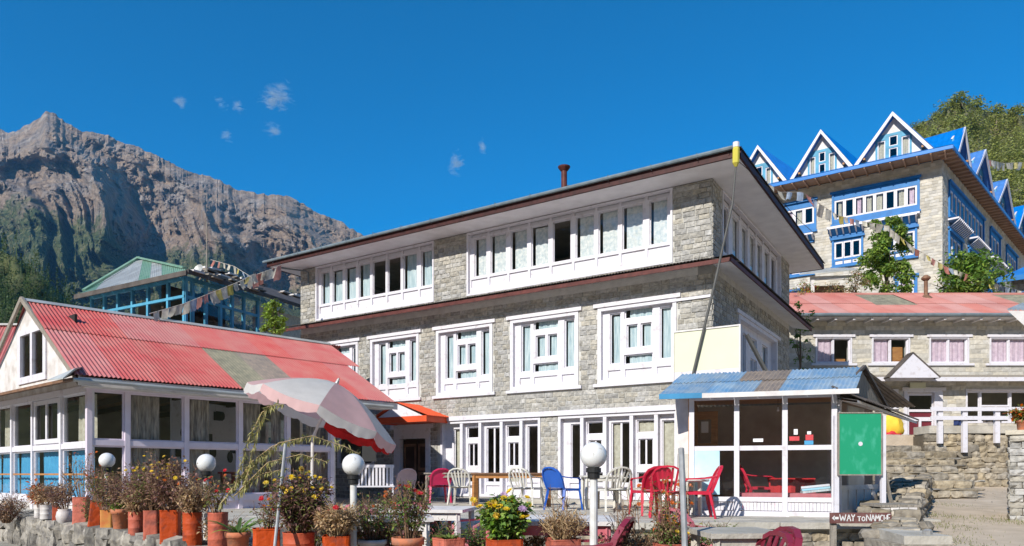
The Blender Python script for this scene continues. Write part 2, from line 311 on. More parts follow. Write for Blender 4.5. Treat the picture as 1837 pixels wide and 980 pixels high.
# ---------------------------------------------------------------- windows
def window(root, fr, x0, x1, z0, z1, panes, panels=(), border=.06, rec=.07, mats=('white', 'white'), sash=.03, curtain='curtain', glass='glass', lintel=0., sill=0., cdark=(), name='window', cas=.03, both=True, cz=None, sash_mat=None):
    b = MB(); ix0, ix1, iz0, iz1 = x0+border, x1-border, z0+border, z1-border
    b.holed(x0, x1, z0, z1, [(ix0, ix1, iz0, iz1)], -cas, rec+.012, 0)
    big = [(p[0]-sash, p[1]+sash, p[2]-sash, p[3]+sash) for p in panes]+list(panels)
    b.holed(ix0, ix1, iz0, iz1, big, rec, rec+.04, 0)
    b.holed(ix0, ix1, iz0, iz1, list(panes), rec+.037, rec+.07, 1)
    if lintel: b.box(x0-lintel, x1+lintel, -cas-.035, .02, z1-.004, z1+.085, 0)
    if sill: b.box(x0-sill, x1+sill, -cas-.045, .02, z0-.07, z0+.004, 0)
    o = b.build(name, list(mats), root, fr)
    for i, p in enumerate(panes):
        q = MB(); y = rec+.05; q.add([(p[0], y, p[2]), (p[1], y, p[2]), (p[1], y, p[3]), (p[0], y, p[3])], [(0, 1, 2, 3)]).build('pane', glass, o)
        if curtain and i not in cdark:
            q = MB(); W = p[1]-p[0]; hang = rnd.random(); a = p[0]+.0; e = p[1]+.03
            q.wave(a+(W*.12 if both else 0), e, p[2]-.04, p[3]+.03-(.05 if rnd.random() < .3 else 0), y+.05, amp=.012, ph=rnd.random()*6).build('curtain', curtain, o, smooth=True)
    return o
# ================================================================ MAIN LODGE (white windows, brown stone)
MF = Fr(4.39, 15.83, .87, -32.7); MS = Fr(4.39, 15.83, .87, 57.3)        # long face and right-hand face (its x = depth)
main = empty('stone_lodge', MF.w(-6.6, 3.8, 0), 'three storey brown stone lodge with white window bands and dark red eaves', 'building')
LX0, D = -13.2, 7.75
X = MF.x
# openings of the long face
w1 = [(X(581), X(643)), (X(665), X(752)), (X(783), X(884)), (X(916), X(1038)), (X(1073), X(1214))]
bandL = (X(567), X(779), 5.50, 7.19); bandR = (X(838), X(1207), 5.50, 7.19)
gA = (X(791), X(970), .12, 2.16); gB = (X(1002), X(1216), .12, 2.16); gC = (X(1225), -.25, .3, 2.1); door = (X(714), X(770), .0, 2.0); gD = (X(606), X(672), .9, 2.05)
holes1 = [(a+.01, b-.01, 2.87, 4.70) for a, b in w1]
hF = holes1+[bandL, bandR, gA, gB, door, gD]
b = MB(); b.holed(LX0, 0, -.1, 7.20, [(h[0]+.02, h[1]-.02, h[2]+.02, h[3]-.02) for h in hF], 0, .32); b.build('wall', 'mortar', main, MF)
sw = (2.05, 6.1, 2.75, 4.62); sb = (.72, 6.55, 5.50, 7.18)
b = MB(); b.holed(0.0, D, -.1, 7.20, [(h[0]+.02, h[1]-.02, h[2]+.02, h[3]-.02) for h in (sw, sb)], 0, .32); b.build('wall', 'mortar', main, MS)
b = MB(); b.box(LX0, LX0+.32, .32, D-.3, -.1, 7.2); b.box(LX0, -.33, D-.3, D, -.1, 7.2); b.build('wall', 'mortar', main, MF)
b = MB(); 
for z in (2.45, 5.25): b.box(LX0+.33, -.33, .33, D-.31, z, z+.12)
b.box(LX0+.33, -.33, .33, D-.31, -.05, .02); b.box(LX0+.33, -.33, 3.2, 3.3, .02, 7.15); b.build('inner_floor', 'inwall', main, MF)
st = coursed(MF, LX0, 0, 0, 7.2, [(a-.02, b_+.02, 2.8, 4.79) for a, b_ in w1]+[bandL, bandR, (gA[0]-.1, gA[1]+.0, 0, 2.27), (gB[0], gB[1]+.1, 0, 2.27), door, (X(606), X(672), .9, 2.2), (-13.3, .1, 5.15, 5.40), gC], .118, .25, gap=.018)
st += coursed(MS, 0, D, 0, 7.2, [(sw[0]-.05, sw[1]+.05, sw[2]-.08, sw[3]+.1), (sb[0]-.04, sb[1]+.04, sb[2], sb[3]+.1), (-.1, 9, 5.15, 5.40)], .118, .25, gap=.018)
put_stones(st, 'b', 'stone', main)
# first floor windows
def win1(a, b_, dark=()):
    W = b_-a; z0, z1 = 2.87, 4.70; H = z1-z0; fx = lambda t: a+W*t; fz = lambda t: z1-H*t
    P = [(fx(.155), fx(.27), fz(.73), fz(.10)), (fx(.345), fx(.68), fz(.165), fz(.065)), (fx(.375), fx(.49), fz(.545), fz(.27)), (fx(.555), fx(.665), fz(.545), fz(.27)), (fx(.34), fx(.68), fz(.75), fz(.655)), (fx(.795), fx(.91), fz(.72), fz(.10))]
    Q = [(fx(.12), fx(.28), fz(.925), fz(.825)), (fx(.34), fx(.68), fz(.925), fz(.825)), (fx(.745), fx(.92), fz(.925), fz(.825))]
    window(main, MF, a, b_, z0, z1, P, Q, border=.09, lintel=.10, sill=.10, sash=.026, curtain='curtain')
for a, b_ in w1: win1(a, b_)
def band(fr, R4, gl, posts, zg0, zg1, cur, dark, top=True, rec=.06):
    x0, x1, z0, z1 = R4; P = [(a, c, zg0, zg1) for a, c in gl]; Q = []
    ed = [x0+.06]+posts+[x1-.06]
    for i in range(len(ed)-1):
        a, c = ed[i]+.035, ed[i+1]-.035
        if c-a < .06: continue
        Q.append((a, c, z0+.22, zg0-.09))
        if top: Q.append((a, c, zg1+.06, z1-.05))
    return window(main, fr, x0, x1, z0, z1, P, Q, border=.05, rec=rec, sash=.022, curtain=cur, cdark=dark)
gl = [(X(a), X(b_)) for a, b_ in ((575, 588), (595, 611), (618, 635), (642, 660), (667, 688), (694, 715), (722, 744), (754, 773))]
band(MF, bandL, gl, [(gl[i][1]+gl[i+1][0])/2 for i in range(7)], 6.03, 6.98, 'curtain', (4, 5))
gl = [(X(a), X(b_)) for a, b_ in ((850, 869), (879, 904), (915, 942), (952, 980), (991, 1020), (1032, 1062), (1073, 1105), (1116, 1150), (1165, 1194))]
band(MF, bandR, gl, [(gl[i][1]+gl[i+1][0])/2 for i in range(8)], 6.03, 7.0, 'curtain2', (4,))
Y = MS.x
sg = [(Y(a), Y(b_)) for a, b_ in ((1304, 1311), (1319, 1330), (1336, 1345), (1350, 1359), (1363, 1371), (1376, 1384), (1388, 1395))]
band(MS, sb, sg, [(sg[i][1]+sg[i+1][0])/2 for i in range(6)], 5.92, 6.95, 'curtain2', (0, 6))
window(main, MS, *sw, [(2.5, 2.75, 3.1, 4.3), (2.95, 3.2, 3.1, 4.3), (3.7, 4.3, 4.0, 4.3), (3.7, 3.95, 3.2, 3.75), (4.05, 4.3, 3.2, 3.75), (4.9, 5.5, 3.1, 4.3)], [(2.4, 3.3, 2.85, 2.98), (3.6, 4.4, 2.85, 2.98), (4.8, 5.6, 2.85, 2.98)], border=.1, lintel=.25, rec=.12)
# ground floor window groups
def gwin(R4, units, dk):
    x0, x1, z0, z1 = R4; P = []; Q = []
    zt = 1.98
    for k, a, c in units:
        if k == 1: P.append((a, c, .62, zt-.05)); Q.append((a-.06, c+.06, z0+.12, .50))
        elif k == 2: m = (a+c)/2; P += [(a, m-.025, .52, zt-.05), (m+.025, c, .52, zt-.05)]; Q.append((a-.04, c+.04, z0+.12, .42))
        else:
            m = (a+c)/2; P += [(a, c, zt-.27, zt-.02), (a+.04, m-.02, .95, 1.52), (m+.02, c-.04, .95, 1.52), (a, c, .52, .74)]; Q.append((a-.02, c+.02, z0+.12, .42))
    o = window(main, MF, x0, x1, z0, z1, P, Q, border=.07, rec=.12, sash=.025, curtain='curtain4', cdark=dk, both=False)
    b = MB(); ed = [(units[i][2]+units[i+1][1])/2 for i in range(len(units)-1)]
    for e in ed: b.box(e-.045, e+.045, -.02, .125, z0+.07, z1-.07)
    b.build('mullion', 'white', o)
g = lambda l, o_=660, s=3.167: [(k, X(o_+a/s), X(o_+c/s)) for k, a, c in l]
gwin(gA, g([(1, 478, 512), (3, 553, 612), (2, 664, 738), (3, 780, 845), (1, 898, 950)]), (1, 2, 3, 4, 5, 6, 7, 8, 9, 11))
gwin(gB, g([(1, 1145, 1196), (3, 1238, 1318), (2, 1376, 1474), (3, 1522, 1612), (1, 1665, 1735)]), (0, 1, 2, 3, 4, 6, 8, 9, 10))
b = MB(); b.box(X(776), -.18, -.075, .02, 2.165, 2.285); b.build('lintel_band', 'white', main, MF)
b = MB(); b.box(X(1198), -.02, -.055, .02, 4.60, 4.66); b.build('lintel_band', 'white', main, MF)
b = MB(); b.holed(gD[0], gD[1], .9, 2.05, [(gD[0]+.1, gD[1]-.1, 1.05, 1.95)], -.03, .05); w_ = b.build('window', 'white', main, MF)
MB().add([(gD[0]+.1, .03, 1.05), (gD[1]-.1, .03, 1.05), (gD[1]-.1, .03, 1.95), (gD[0]+.1, .03, 1.95)], [(0, 1, 2, 3)]).build('pane', 'glass2', w_)
# entrance: frame, double door, canopy
b = MB(); b.holed(door[0]-.12, door[1]+.06, 0, 2.02, [(door[0]+.1, door[1]-.10, -.1, 1.72)], -.05, .10); b.box(door[0]-.22, door[1]+.16, -.08, 0, 2.0, 2.12); b.build('door_frame', 'white', main, MF)
dm = (X(744)); 
for a, c in ((door[0]+.11, dm-.01), (dm+.01, door[1]-.11)):
    d = MB().box(a, c, .12, .17, .0, 1.7).build('door', 'darkwood', main, MF)
    for z0, z1 in ((.12, .75), (.85, 1.55)): MB().holed(a+.03, c-.03, z0-.03, z1+.03, [(a+.09, c-.09, z0+.05, z1-.05)], .098, .119).build('door_panel', 'brownwood', d)
cx0, cx1 = X(676, -.85), X(776, -.75)
b = MB(); zc = 2.17; zt = 2.66; cm = (cx0+cx1)/2-.12
cano = MB(); cano.prism([(cx0+.04, -.9, zc+.08), (cx1-.18, -.9, zc+.08), (cm, -.9, zt-.04)], (0, .05, 0)).build('canopy_gable', 'white', main, MF)
b = MB(); b.box(cx0, cx1-.12, -.93, -.88, zc-.06, zc+.10); b.box(cx1-.12, cx1-.06, -.93, 0, zc-.06, zc+.10); b.box(cx0, cx0+.05, -.88, 0, zc-.06, zc+.1); b.box(cx0+.06, cx1-.13, -.87, 0, zc-.04, zc); b.build('canopy_fascia', 'orange', main, MF)
b = MB(); top = Vector((cm, -.97, zt)); dn = Vector((cx1+.02-cm, 0, zc+.1-zt)); b.sheet((cm, 0, zt), (0, -1, 0), dn, .97, dn.length); b.build('canopy_sheet', 'orange', main, MF)
b = MB(); dn = Vector((cx0-.05-cm, 0, zc+.1-zt)); b.sheet((cm-.01, -.97, zt), (0, 1, 0), dn, .97, dn.length); b.build('canopy_sheet', 'orange', main, MF)
# skirt roof between the floors, right round the corner
def mitre_face(fr, xa, xb, far):   # soffit, fascia and sheets; xa..xb along wall, corners mitred at 'far' ends
    o = .55
    return o
ov = .55
b = MB(); b.add([(LX0-.35, -ov, 5.19), (ov, -ov, 5.19), (0, -.0, 5.33), (LX0-.35, 0, 5.33)], [(0, 1, 2, 3)]); b.add([(ov, -ov, 5.19), (ov, D+.5, 5.19), (0, D+.5, 5.33), (0, 0, 5.33)], [(0, 1, 2, 3)])
b.build('skirt_soffit', 'soffit', main, MF)
b = MB(); b.box(LX0-.37, ov, -ov-.03, -ov, 5.16, 5.25); b.box(ov, ov+.03, -ov-.03, D+.5, 5.16, 5.25); b.build('skirt_fascia', 'rust', main, MF)
b = MB(); n = 18
dz = .17; sl_ = math.hypot(ov+.06, dz)
W_ = -LX0+.4+ov
b = MB(); b.sheet((LX0-.4, -.0, 5.455), (1, 0, 0), (0, -(ov+.06), -dz), W_-ov-.06+.06, sl_); b.add([(0, 0, 5.458), (0, -.61, 5.288), (.61, -.61, 5.288)], [(0, 1, 2)]); b.build('skirt_sheet', 'dkroof', main, MF)
b = MB(); b.sheet((0, 0, 5.46), (0, 1, 0), (ov+.06, 0, -dz), D+.5, sl_); b.add([(0.0, -.0, 5.463), (.61, -.61, 5.293), (.61, 0.0, 5.293)], [(0, 1, 2)]); b.build('skirt_sheet', 'dkroof', main, MF)
# main roof: soffit, dark red fascia, gutter, shallow corrugated hip roof
eo, so2, ef, el = .80, .80, 8.85, -13.80
b = MB(); b.box(el+.02, so2-.02, -eo+.02, 0, 7.210, 7.240); b.box(0.0, so2-.02, .002, ef-.02, 7.211, 7.241); b.box(el+.02, LX0, .002, ef-.02, 7.211, 7.241); b.box(LX0, 0, D, ef-.02, 7.212, 7.242); b.build('roof_soffit', 'soffit', main, MF)
b = MB(); b.box(el, so2, -eo-.03, -eo+.018, 7.20, 7.340); b.box(so2-.018, so2+.03, -eo+.02, ef, 7.20, 7.340); b.box(el-.03, el+.018, -eo+.02, ef, 7.20, 7.340); b.box(el, so2, ef-.018, ef+.03, 7.20, 7.340); b.build('roof_fascia', 'maroon', main, MF)
b = MB(); b.tube([(el-.1, -eo-.08, 7.350), (so2-.15, -eo-.08, 7.380), (so2+.0, -eo-.02, 7.400)], .045, 8); b.build('gutter', 'gutter', main, MF)
for i in range(14):
    x = el+.5+i*1.02; MB().tube([(x, -eo-.06, 7.310), (x, -eo-.14, 7.330), (x, -eo-.12, 7.420), (x, -eo-.03, 7.430)], .008, 4).build('gutter_bracket', 'gutter', main, MF)
MB().tube([(el+.3, -eo-.05, 7.300), (el+.35, -eo+.25, 7.180), (LX0+.35, -.1, 7.100), (LX0+.42, -.07, 7.05), (LX0+.42, -.06, 6.7)], .025, 6).build('downpipe', 'gutter', main, MF)
rz = 8.55; ry = (ef-eo)/2
b = MB(); xl, xr = el+4.2, so2-4.2
sw_ = .9; nn = int((so2-el)/sw_)
b = MB()
def roofquad(mb, A, B, C, Dd, pitch=.09):   # corrugated quad between eave AB and ridge DC
    A, B, C, Dd = map(Vector, (A, B, C, Dd)); m = int((B-A).length/pitch*4); vs = []; fs = []; n = (B-A).cross(Dd-A).normalized()
    for i in range(m+1):
        t = i/m; h = n*(.012*math.cos(2*math.pi*i/4)); vs += [A.lerp(B, t)+h, Dd.lerp(C, t)+h, A.lerp(B, t)+h-n*.008]
    for i in range(m): a = 3*i; fs += [(a, a+3, a+4, a+1), (a, a+2, a+5, a+3)]
    mb.add(vs, fs)
for Q in (((el-.05, -eo-.06, 7.370), (so2+.05, -eo-.06, 7.370), (xr, ry, rz), (xl, ry, rz)), ((so2+.06, -eo-.05, 7.370), (so2+.06, ef+.05, 7.370), (xr+.01, ry, rz), (xr, ry, rz)), ((so2, ef+.06, 7.370), (el, ef+.06, 7.370), (xl, ry, rz), (xr, ry, rz)), ((el-.06, ef, 7.370), (el-.06, -eo, 7.370), (xl, ry, rz), (xl, ry+.01, rz))):
    b = MB(); roofquad(b, *Q); b.build('roof_sheet', 'dkroof', main, MF)
c = MF.hit(1012, 296, 1, .5); q = c.z
b = MB(); b.lathe([(.075, 7.3), (.075, q-.1), (.0, q-.1)], 12, (c[0], .5)); b.lathe([(.085, q-.16), (.15, q-.08), (.16, q-.05), (.0, q)], 14, (c[0], .5)); b.build('chimney_pipe', 'rust', main, MF)
# ceiling of the top storey and plinth
MB().box(LX0+.33, -.33, .33, D-.31, 7.31, 7.33).build('ceiling', 'inwall', main, MF)
MB().box(X(776), -.2, -.5, -.06, 0, .09).build('plinth', 'concrete', main, MF)
# ================================================================ RESTAURANT (red corrugated roof) at the left
RF = Fr(-7.67, 13.1, .87, 45.28); RL = Fr(-7.67, 13.1, .87, 45.28-84.65-180+180)     # glazed long face; left-hand face
RL = Fr(-7.67, 13.1, .87, math.degrees(math.atan2(-.634, .773)))                      # x<0 runs away to the left
rest = empty('cafe_building', RF.w(3, 3, 0), 'glazed cafe building with a red corrugated gable roof and one greenish patch', 'building')
xp = [RF.x(a) for a in (160, 228, 334, 431, 517, 595)]
def glazed(fr, posts, z0, zm, z1, m, pw=.085, top=.12, glass='glass', name='window_frame', skip=(), mid=True, root=None, lab=None):
    root = root or rest
    for i in range(len(posts)-1):
        a, c = posts[i]+pw/2, posts[i+1]-pw/2
        for (q0, q1) in (((z0, zm-.05), (zm+.05, z1)) if mid else ((z0, z1),)):
            f = MB().holed(a+.001, c-.001, q0, q1, [(a+.03, c-.03, q0+.03, q1-.03)], .02, .06).build(name, m, root, fr)
            if (i, q0) not in skip: MB().add([(a+.03, .04, q0+.03), (c-.03, .04, q0+.03), (c-.03, .04, q1-.03), (a+.03, .04, q1-.03)], [(0, 1, 2, 3)]).build('pane', glass, f)
    for p in posts: MB().box(p-pw/2, p+pw/2, -.03, .09, -.1, z1+.02).build('post', m, root, fr)
    MB().box(posts[0]-.05, posts[-1]+.05, -.045, .095, z1, z1+top).build('beam', m, root, fr)
    for i in range(len(posts)-1):
        a, c = posts[i]+pw/2, posts[i+1]-pw/2
        MB().box(a, c, -.02, .08, zm-.05, zm+.05).build('rail', m, root, fr)
        MB().box(a, c, -.02, .08, z0-.13, z0).build('rail', m, root, fr)
glazed(RF, xp, .30, 1.30, 2.25, 'shadewhite')
MB().box(.0, xp[-1], .02, .1, -.1, .18).build('base_wall', 'shadewhite', rest, RF)
yl = [RL.x(a) for a in (-60, -10, 43, 58, 117, 157)]
yl = [RL.x(-150), RL.x(-95), RL.x(-45), RL.x(-2), RL.x(55), RL.x(116), -.05]
yl = [-7.0, -6.2, -5.4]+[RL.x(a) for a in (22, 59, 110)]+[-.05]
glazed(RL, yl, .27, 1.25, 2.22, 'white')
MB().box(yl[0], -.05, .0, .09, -.3, .14).build('base_wall', 'dirtwhite', rest, RL)
for i in range(len(yl)-1):      # blue half curtains on the lower row and a rail
    a, c = yl[i]+.06, yl[i+1]-.06
    MB().wave(a+rnd.uniform(0, .08), c-rnd.uniform(0, .1), .25, 1.17, .16, amp=.018, ph=i*2.).build('curtain', 'bluecurt', rest, RL, smooth=True)
    MB().box(a, c, -.0, .018, .70, .735).build('rail', 'orwood', rest, RL)
for a, c in ((yl[0], yl[1]), (yl[2], yl[3]-.3), (yl[5]+.35, yl[6]-.1), (yl[1], yl[2]-.2)):
    MB().wave(a+.05, c, 1.28, 2.2, .18, amp=.02, ph=a).build('curtain', 'curtain4', rest, RL, smooth=True)
sa = MB(); a, c = yl[4]+.08, yl[5]-.08; m_ = (a+c)/2; sa.holed(a, c, 1.33, 2.2, [(a+.09, m_-.04, 1.42, 2.12), (m_+.04, c-.09, 1.42, 2.12)], -.01, .018); sa.build('sash', 'white', rest, RL)
for a, c in ((xp[1]+.08, xp[1]+.62), (xp[2]+.06, xp[2]+.5), (xp[3]+.05, xp[3]+.5), (xp[4]+.5, xp[5]-.2), (xp[4]-.35, xp[4]-.1)):
    MB().wave(a, c, .32, 2.22, .12, amp=.025, ph=a*3).build('curtain', 'curtain3', rest, RF, smooth=True)
# floor, back walls, ceiling
SK = -.094
b = MB(); b.poly([(0, .1, .03), (5.2, .1, .03), (5.2, 6.4, .03), (-.6, 6.4, .03)]); b.build('floor', 'concrete', rest, RF)
b = MB(); b.box(-.6, 5.3, 6.4, 6.5, -.1, 2.45); b.build('back_wall', 'inwall', rest, RF)
b = MB(); b.holed(.1, 6.4, 0, 2.4, [(.4, 1.6, .9, 2.1), (2.2, 3.4, .9, 2.1)], 0, .08); rw = b.build('end_wall', 'wdull', rest, Fr(*RF.w(5.15, 0, 0), 45.28+90))
b = MB(); b.poly([(.02, .02, 2.38), (5.2, .02, 2.38), (5.2, 6.4, 2.38), (-.6, 6.4, 2.38)]); b.build('ceiling', 'brownwood', rest, RF)
for i in range(7): MB().box(.3+i*.75, .38+i*.75, .1, 6.3, 2.26, 2.37).build('ceiling_beam', 'darkwood', rest, RF)
# roof sheets in two tiers
ey, ez, ry2, rzz = -.52, 2.44, 3.1, 4.33
dn = Vector((0, ey-ry2, ez-rzz)); LL = dn.length; dnn = dn.normalized()
x = -.36; i = 0
while x < 6.75:
    wdt = .76
    xe = min(x+wdt, 6.75)
    up0 = Vector((x, ry2, rzz))
    old = 2.5 < x < 3.6
    lim = 6.75
    # upper tier then lower tier (tucked under it)
    b = MB(); b.sheet(up0+Vector((0, 0, .02)), (1, 0, 0), dnn, xe-x, LL*.43); b.build('roof_sheet', 'redroof', rest, RF)
    hi = up0+dnn*(LL*.41); lx = x; 
    if x < 6.1: b = MB(); b.sheet(hi+Vector((0, 0, .002+.002*(i % 2))), (1, 0, 0), dnn, xe-x, LL*.59+rnd.uniform(-.02, .03)); b.build('roof_sheet', ('oldsheet' if i % 2 == 0 else 'rustsheet') if old else 'redroof', rest, RF)
    x += wdt-.008; i += 1
bs = Vector((0, 6.7-ry2, ez-rzz)); 
x = -.36
while x < 6.7:
    b = MB(); b.sheet(Vector((x+.76, ry2, rzz)), (-1, 0, 0), bs, .77, bs.length); b.build('roof_sheet', 'redroof', rest, RF); x += .752
b = MB(); b.prism([(-.4, ry2-.16, rzz-.03), (-.4, ry2, rzz+.055), (-.4, ry2+.16, rzz-.03), (-.4, ry2+.14, rzz-.045), (-.4, ry2, rzz+.035), (-.4, ry2-.14, rzz-.045)], (7.2, 0, 0)); b.build('ridge_cap', 'zinc', rest, RF)
b = MB(); b.box(-.3, 6.5, ey+.04, ey+.07, ez-.17, ez-.02); b.box(-.1, 6.4, ey+.07, 0, ez-.16, ez-.13); b.build('eave_board', 'wdull', rest, RF)
b = MB(); b.tube([(-.4, ey-.05, ez-.09), (3, ey-.05, ez-.11), (6.3, ey-.05, ez-.12)], .035, 8); b.build('gutter', 'zinc', rest, RF)
# gable over the left-hand face with its two-light window
gb = MB(); GY = 3.1
RG = Fr(*RF.w(-.02, 0, 0), math.degrees(RL.a))
gx = lambda px: RG.x(px); 
gz = lambda px, py: RG.hit(px, py, 1, 0)[2]
wa = (gx(38), gx(81), gz(60, 677), gz(60, 592))
apx = -3.12
pts = [(-.05, 2.3), (-.05, 2.42), (apx, 4.27), (-6.2, 2.42), (-6.2, 2.3)]
def clipx(t): return t
# gable wall in three pieces round the window opening
zat = lambda x: 2.42+(4.27-2.42)*(1-abs(x-apx)/(3.1)) if abs(x-apx) < 3.1 else 2.42
def slab(a, c, lowz): gb.prism([(a, 0, lowz), (c, 0, lowz), (c, 0, zat(c))]+([(apx, 0, zat(apx))] if a < apx < c else [])+[(a, 0, zat(a))], (0, .06, 0))
slab(-6.2, wa[0], 2.3); slab(wa[1], -.05, 2.3); slab(wa[0], wa[1], wa[3]); gb.box(wa[0], wa[1], 0, .06, 2.3, wa[2]); gb.build('gable_wall', 'dirtwhite', rest, RG)
m_ = (wa[0]+wa[1])/2; W = wa[1]-wa[0]
b = MB(); b.holed(wa[0]-.12, wa[1]+.12, wa[2]-.1, wa[3]+.06, [(wa[0]+.04, m_-.06, wa[2]+.04, wa[3]-.06), (m_+.06, wa[1]-.04, wa[2]+.04, wa[3]-.06)], -.035, .03); gw = b.build('window', 'white', rest, RG)
for a, c in ((wa[0]+.04, m_-.06), (m_+.06, wa[1]-.04)): MB().add([(a, .01, wa[2]+.04), (c, .01, wa[2]+.04), (c, .01, wa[3]-.06), (a, .01, wa[3]-.06)], [(0, 1, 2, 3)]).build('pane', 'glass', gw)
MB().box(wa[0]-.1, wa[1]+.1, .5, .55, 2.2, 4).build('unlit_attic_sheet', 'dark', rest, RG)  # near-black sheet behind the panes paints the attic as unlit
b = MB(); b.bar((-.02, -.12, 2.35), (apx, -.12, 4.36), .10, .05, up=(0, 1, 0)); b.bar((-6.3, -.12, 2.35), (apx, -.12, 4.36), .10, .05, up=(0, 1, 0)); b.build('barge_board', 'greywood', rest, RG)
# pent roof under the gable
b = MB(); b.add([(.55, -.62, 2.34), (.25, 0, 2.52), (-6.9, 0, 2.52), (-7.1, -.62, 2.34), (.55, -.62, 2.29), (.25, 0, 2.47), (-6.9, 0, 2.47), (-7.1, -.62, 2.29)], [(0, 1, 2, 3), (4, 7, 6, 5), (0, 3, 7, 4), (0, 4, 5, 1)]); b.build('pent_roof', 'brownwood', rest, RL)
b = MB(); b.prism([(.62, -.64, 2.33), (.62, -.45, 2.52), (-.05, -.05, 2.66), (-.4, -.05, 2.58), (-.1, -.64, 2.36)], (0, .0, .02)); b.build('flashing', 'zinc', rest, RL)
# a second red roof further left
r2 = empty('red_shed', (-15.2, 19.5, .87), 'small shed with a bright red corrugated roof at the far left edge', 'building')
S2 = Fr(-15.2, 19.5, .87, 45.)
a = S2.o
b = MB(); b.box(.2, 3.3, .4, 4, 0, 3.1); b.build('wall', 'wdull', r2, S2)
p1 = at(-60, 585, 19.5); p2 = at(36, 585, 19.6); p3 = at(2, 662, 17.8)
for k in range(4):
    b = MB(); u = (p2-p1).normalized(); d2 = (p3-p2); b.sheet(p2-r2.location-u*(.76*(k+1))+Vector((0, 0, .0)), u, d2, .765, d2.length); b.build('roof_sheet', 'redroof', r2)
b = MB(); b.bar(p1-r2.location+Vector((0, 0, .03)), p2-r2.location+Vector((.1, 0, .03)), .2, .05); b.build('ridge_cap', 'zinc', r2)
# inside the cafe: a made-up board for the wall showing in the glass, tables, benches
def cafe_table(x, y, m, lab):
    t = empty('cafe_table', RF.w(x, y, .9-.87), lab, 'table', RF.a); b = MB(); b.box(-.6, .6, -.35, .35, .70, .74); b.build('table_top', m, t)
    for sx in (-.52, .52):
        for sy in (-.28, .28): MB().box(sx-.03, sx+.03, sy-.03, sy+.03, 0, .7).build('leg', m, t)
cafe_table(1.5, 1.2, 'brownwood', 'brown wooden table inside the cafe behind the curtained corner panes'); cafe_table(3.6, 1.2, 'brownwood', 'brown wooden table inside the cafe near the panes facing the umbrella')
bd = empty('standin_board', RF.w(2.75, 1.5, .2), 'made-up white board standing in for a wall with dark ovals showing in the cafe glass', 'board', RF.a+.5)
MB().box(-1.1, 1.1, 0, .03, .1, 2.1).build('panel', 'white', bd)
for i in range(14):
    x, z, s = rnd.uniform(-.9, .9), rnd.uniform(.4, 1.9), rnd.uniform(.06, .14); b = MB()
    if i % 2: b.box(x-s, x+s, -.02, -.004, z-s, z+s)
    else: b.prism([(x+s*.8*math.cos(t*.5236), -.004, z+s*1.2*math.sin(t*.5236)) for t in range(12)], (0, -.02, 0))
    b.build('dark_mark', 'black', bd)
# ================================================================ BLUE LODGE on the hillside
LF = Fr(22.64, 38, 9, -33.9); LR = Fr(22.64, 38, 9, 46)
lodge = empty('blue_lodge', LF.w(-5, 5, 0), 'large grey stone lodge with bright blue gabled roofs and blue window bands', 'building')
def bband(fr, x0, x1, z0, z1, n, g0, g1, dark=(), wp=False, parent=None):
    """blue timber window band: boards, posts, n white sashes"""
    st = (x1-x0-.28)/n; P = []
    for i in range(n): a = x0+.14+i*st; P.append((a+st*.16, a+st*.84, g0, g1))
    b = MB(); b.holed(x0, x1, z0, z1, [(x0+.1, x1-.1, z0+.1, z1-.1)], -.10, .02, 0)
    b.holed(x0+.1, x1-.1, z0+.1, z1-.1, [(p[0]-.09, p[1]+.09, p[2]-.09, p[3]+.09) for p in P]+([(p[0]-.04, p[1]+.04, z0+.2, g0-.2) for p in P] if wp else []), -.04, .02, 0)
    b.box(x0-.08, x1+.08, -.17, -.10, z1-.12, z1); b.box(x0-.06, x1+.06, -.15, -.1, z0, z0+.09)
    o = b.build('window_band', 'lblue2' if fr in (LF, LR) else 'teal', parent or lodge, fr)
    for i, p in enumerate(P):
        f = MB().holed(p[0]-.088, p[1]+.088, p[2]-.088, p[3]+.088, [p], -.02, .04).build('window_sash', 'white', o)
        MB().add([(p[0], .02, p[2]), (p[1], .02, p[2]), (p[1], .02, p[3]), (p[0], .02, p[3])], [(0, 1, 2, 3)]).build('pane', 'glass', o)
        if i not in dark: a = p[0]+rnd.uniform(0, .1); MB().wave(a, p[1]-rnd.uniform(0, .12), p[2]-.05, p[3]+.05, .12, n=10, amp=.03).build('curtain', 'lilacc' if rnd.random() < .6 else 'curtain4', o, smooth=True)
        if wp: MB().box(p[0]-.04, p[1]+.04, .0, .02, z0+.2, g0-.2).build('white_panel', 'white', o)
    return o
def brackets(fr, x0, x1, z0, z1, dep=.55):
    MB().box(x0, x1, -dep, .0, z1-.09, z1).build('ledge', 'white', lodge, fr)
    b = MB(); b.add([(x0, -dep+.02, z1-.09), (x1, -dep+.02, z1-.09), (x1, -.08, z0), (x0, -.08, z0)], [(0, 1, 2, 3)]); b.box(x0, x1, -.1, 0, z0-.08, z0+.03); b.build('bracket_board', 'lblue2', lodge, fr)
    n = int((x1-x0)/.26)
    for i in range(n):
        x = x0+.06+i*(x1-x0-.14)/(n-1); MB().prism([(x, -dep-.06, z1-.11), (x, -dep+.06, z1-.2), (x, -.14, z0+.03), (x, -.2, z0+.09), (x, -dep-.04, z1-.05)], (.075, 0, 0)).build('bracket', 'white', lodge, fr)
hL = [(-5.376, -1.02, 6.6, 8.53), (-9.2, -6.2, 6.5, 8.45), (-5.376, -3.757, 4.22, 5.92), (-2.806, -1.137, 4.15, 5.9), (-8.9, -6.33, 4.03, 5.5), (-9, -6.25, 1.3, 3.35), (-2.2, -1.13, 0.4, 3.3)]
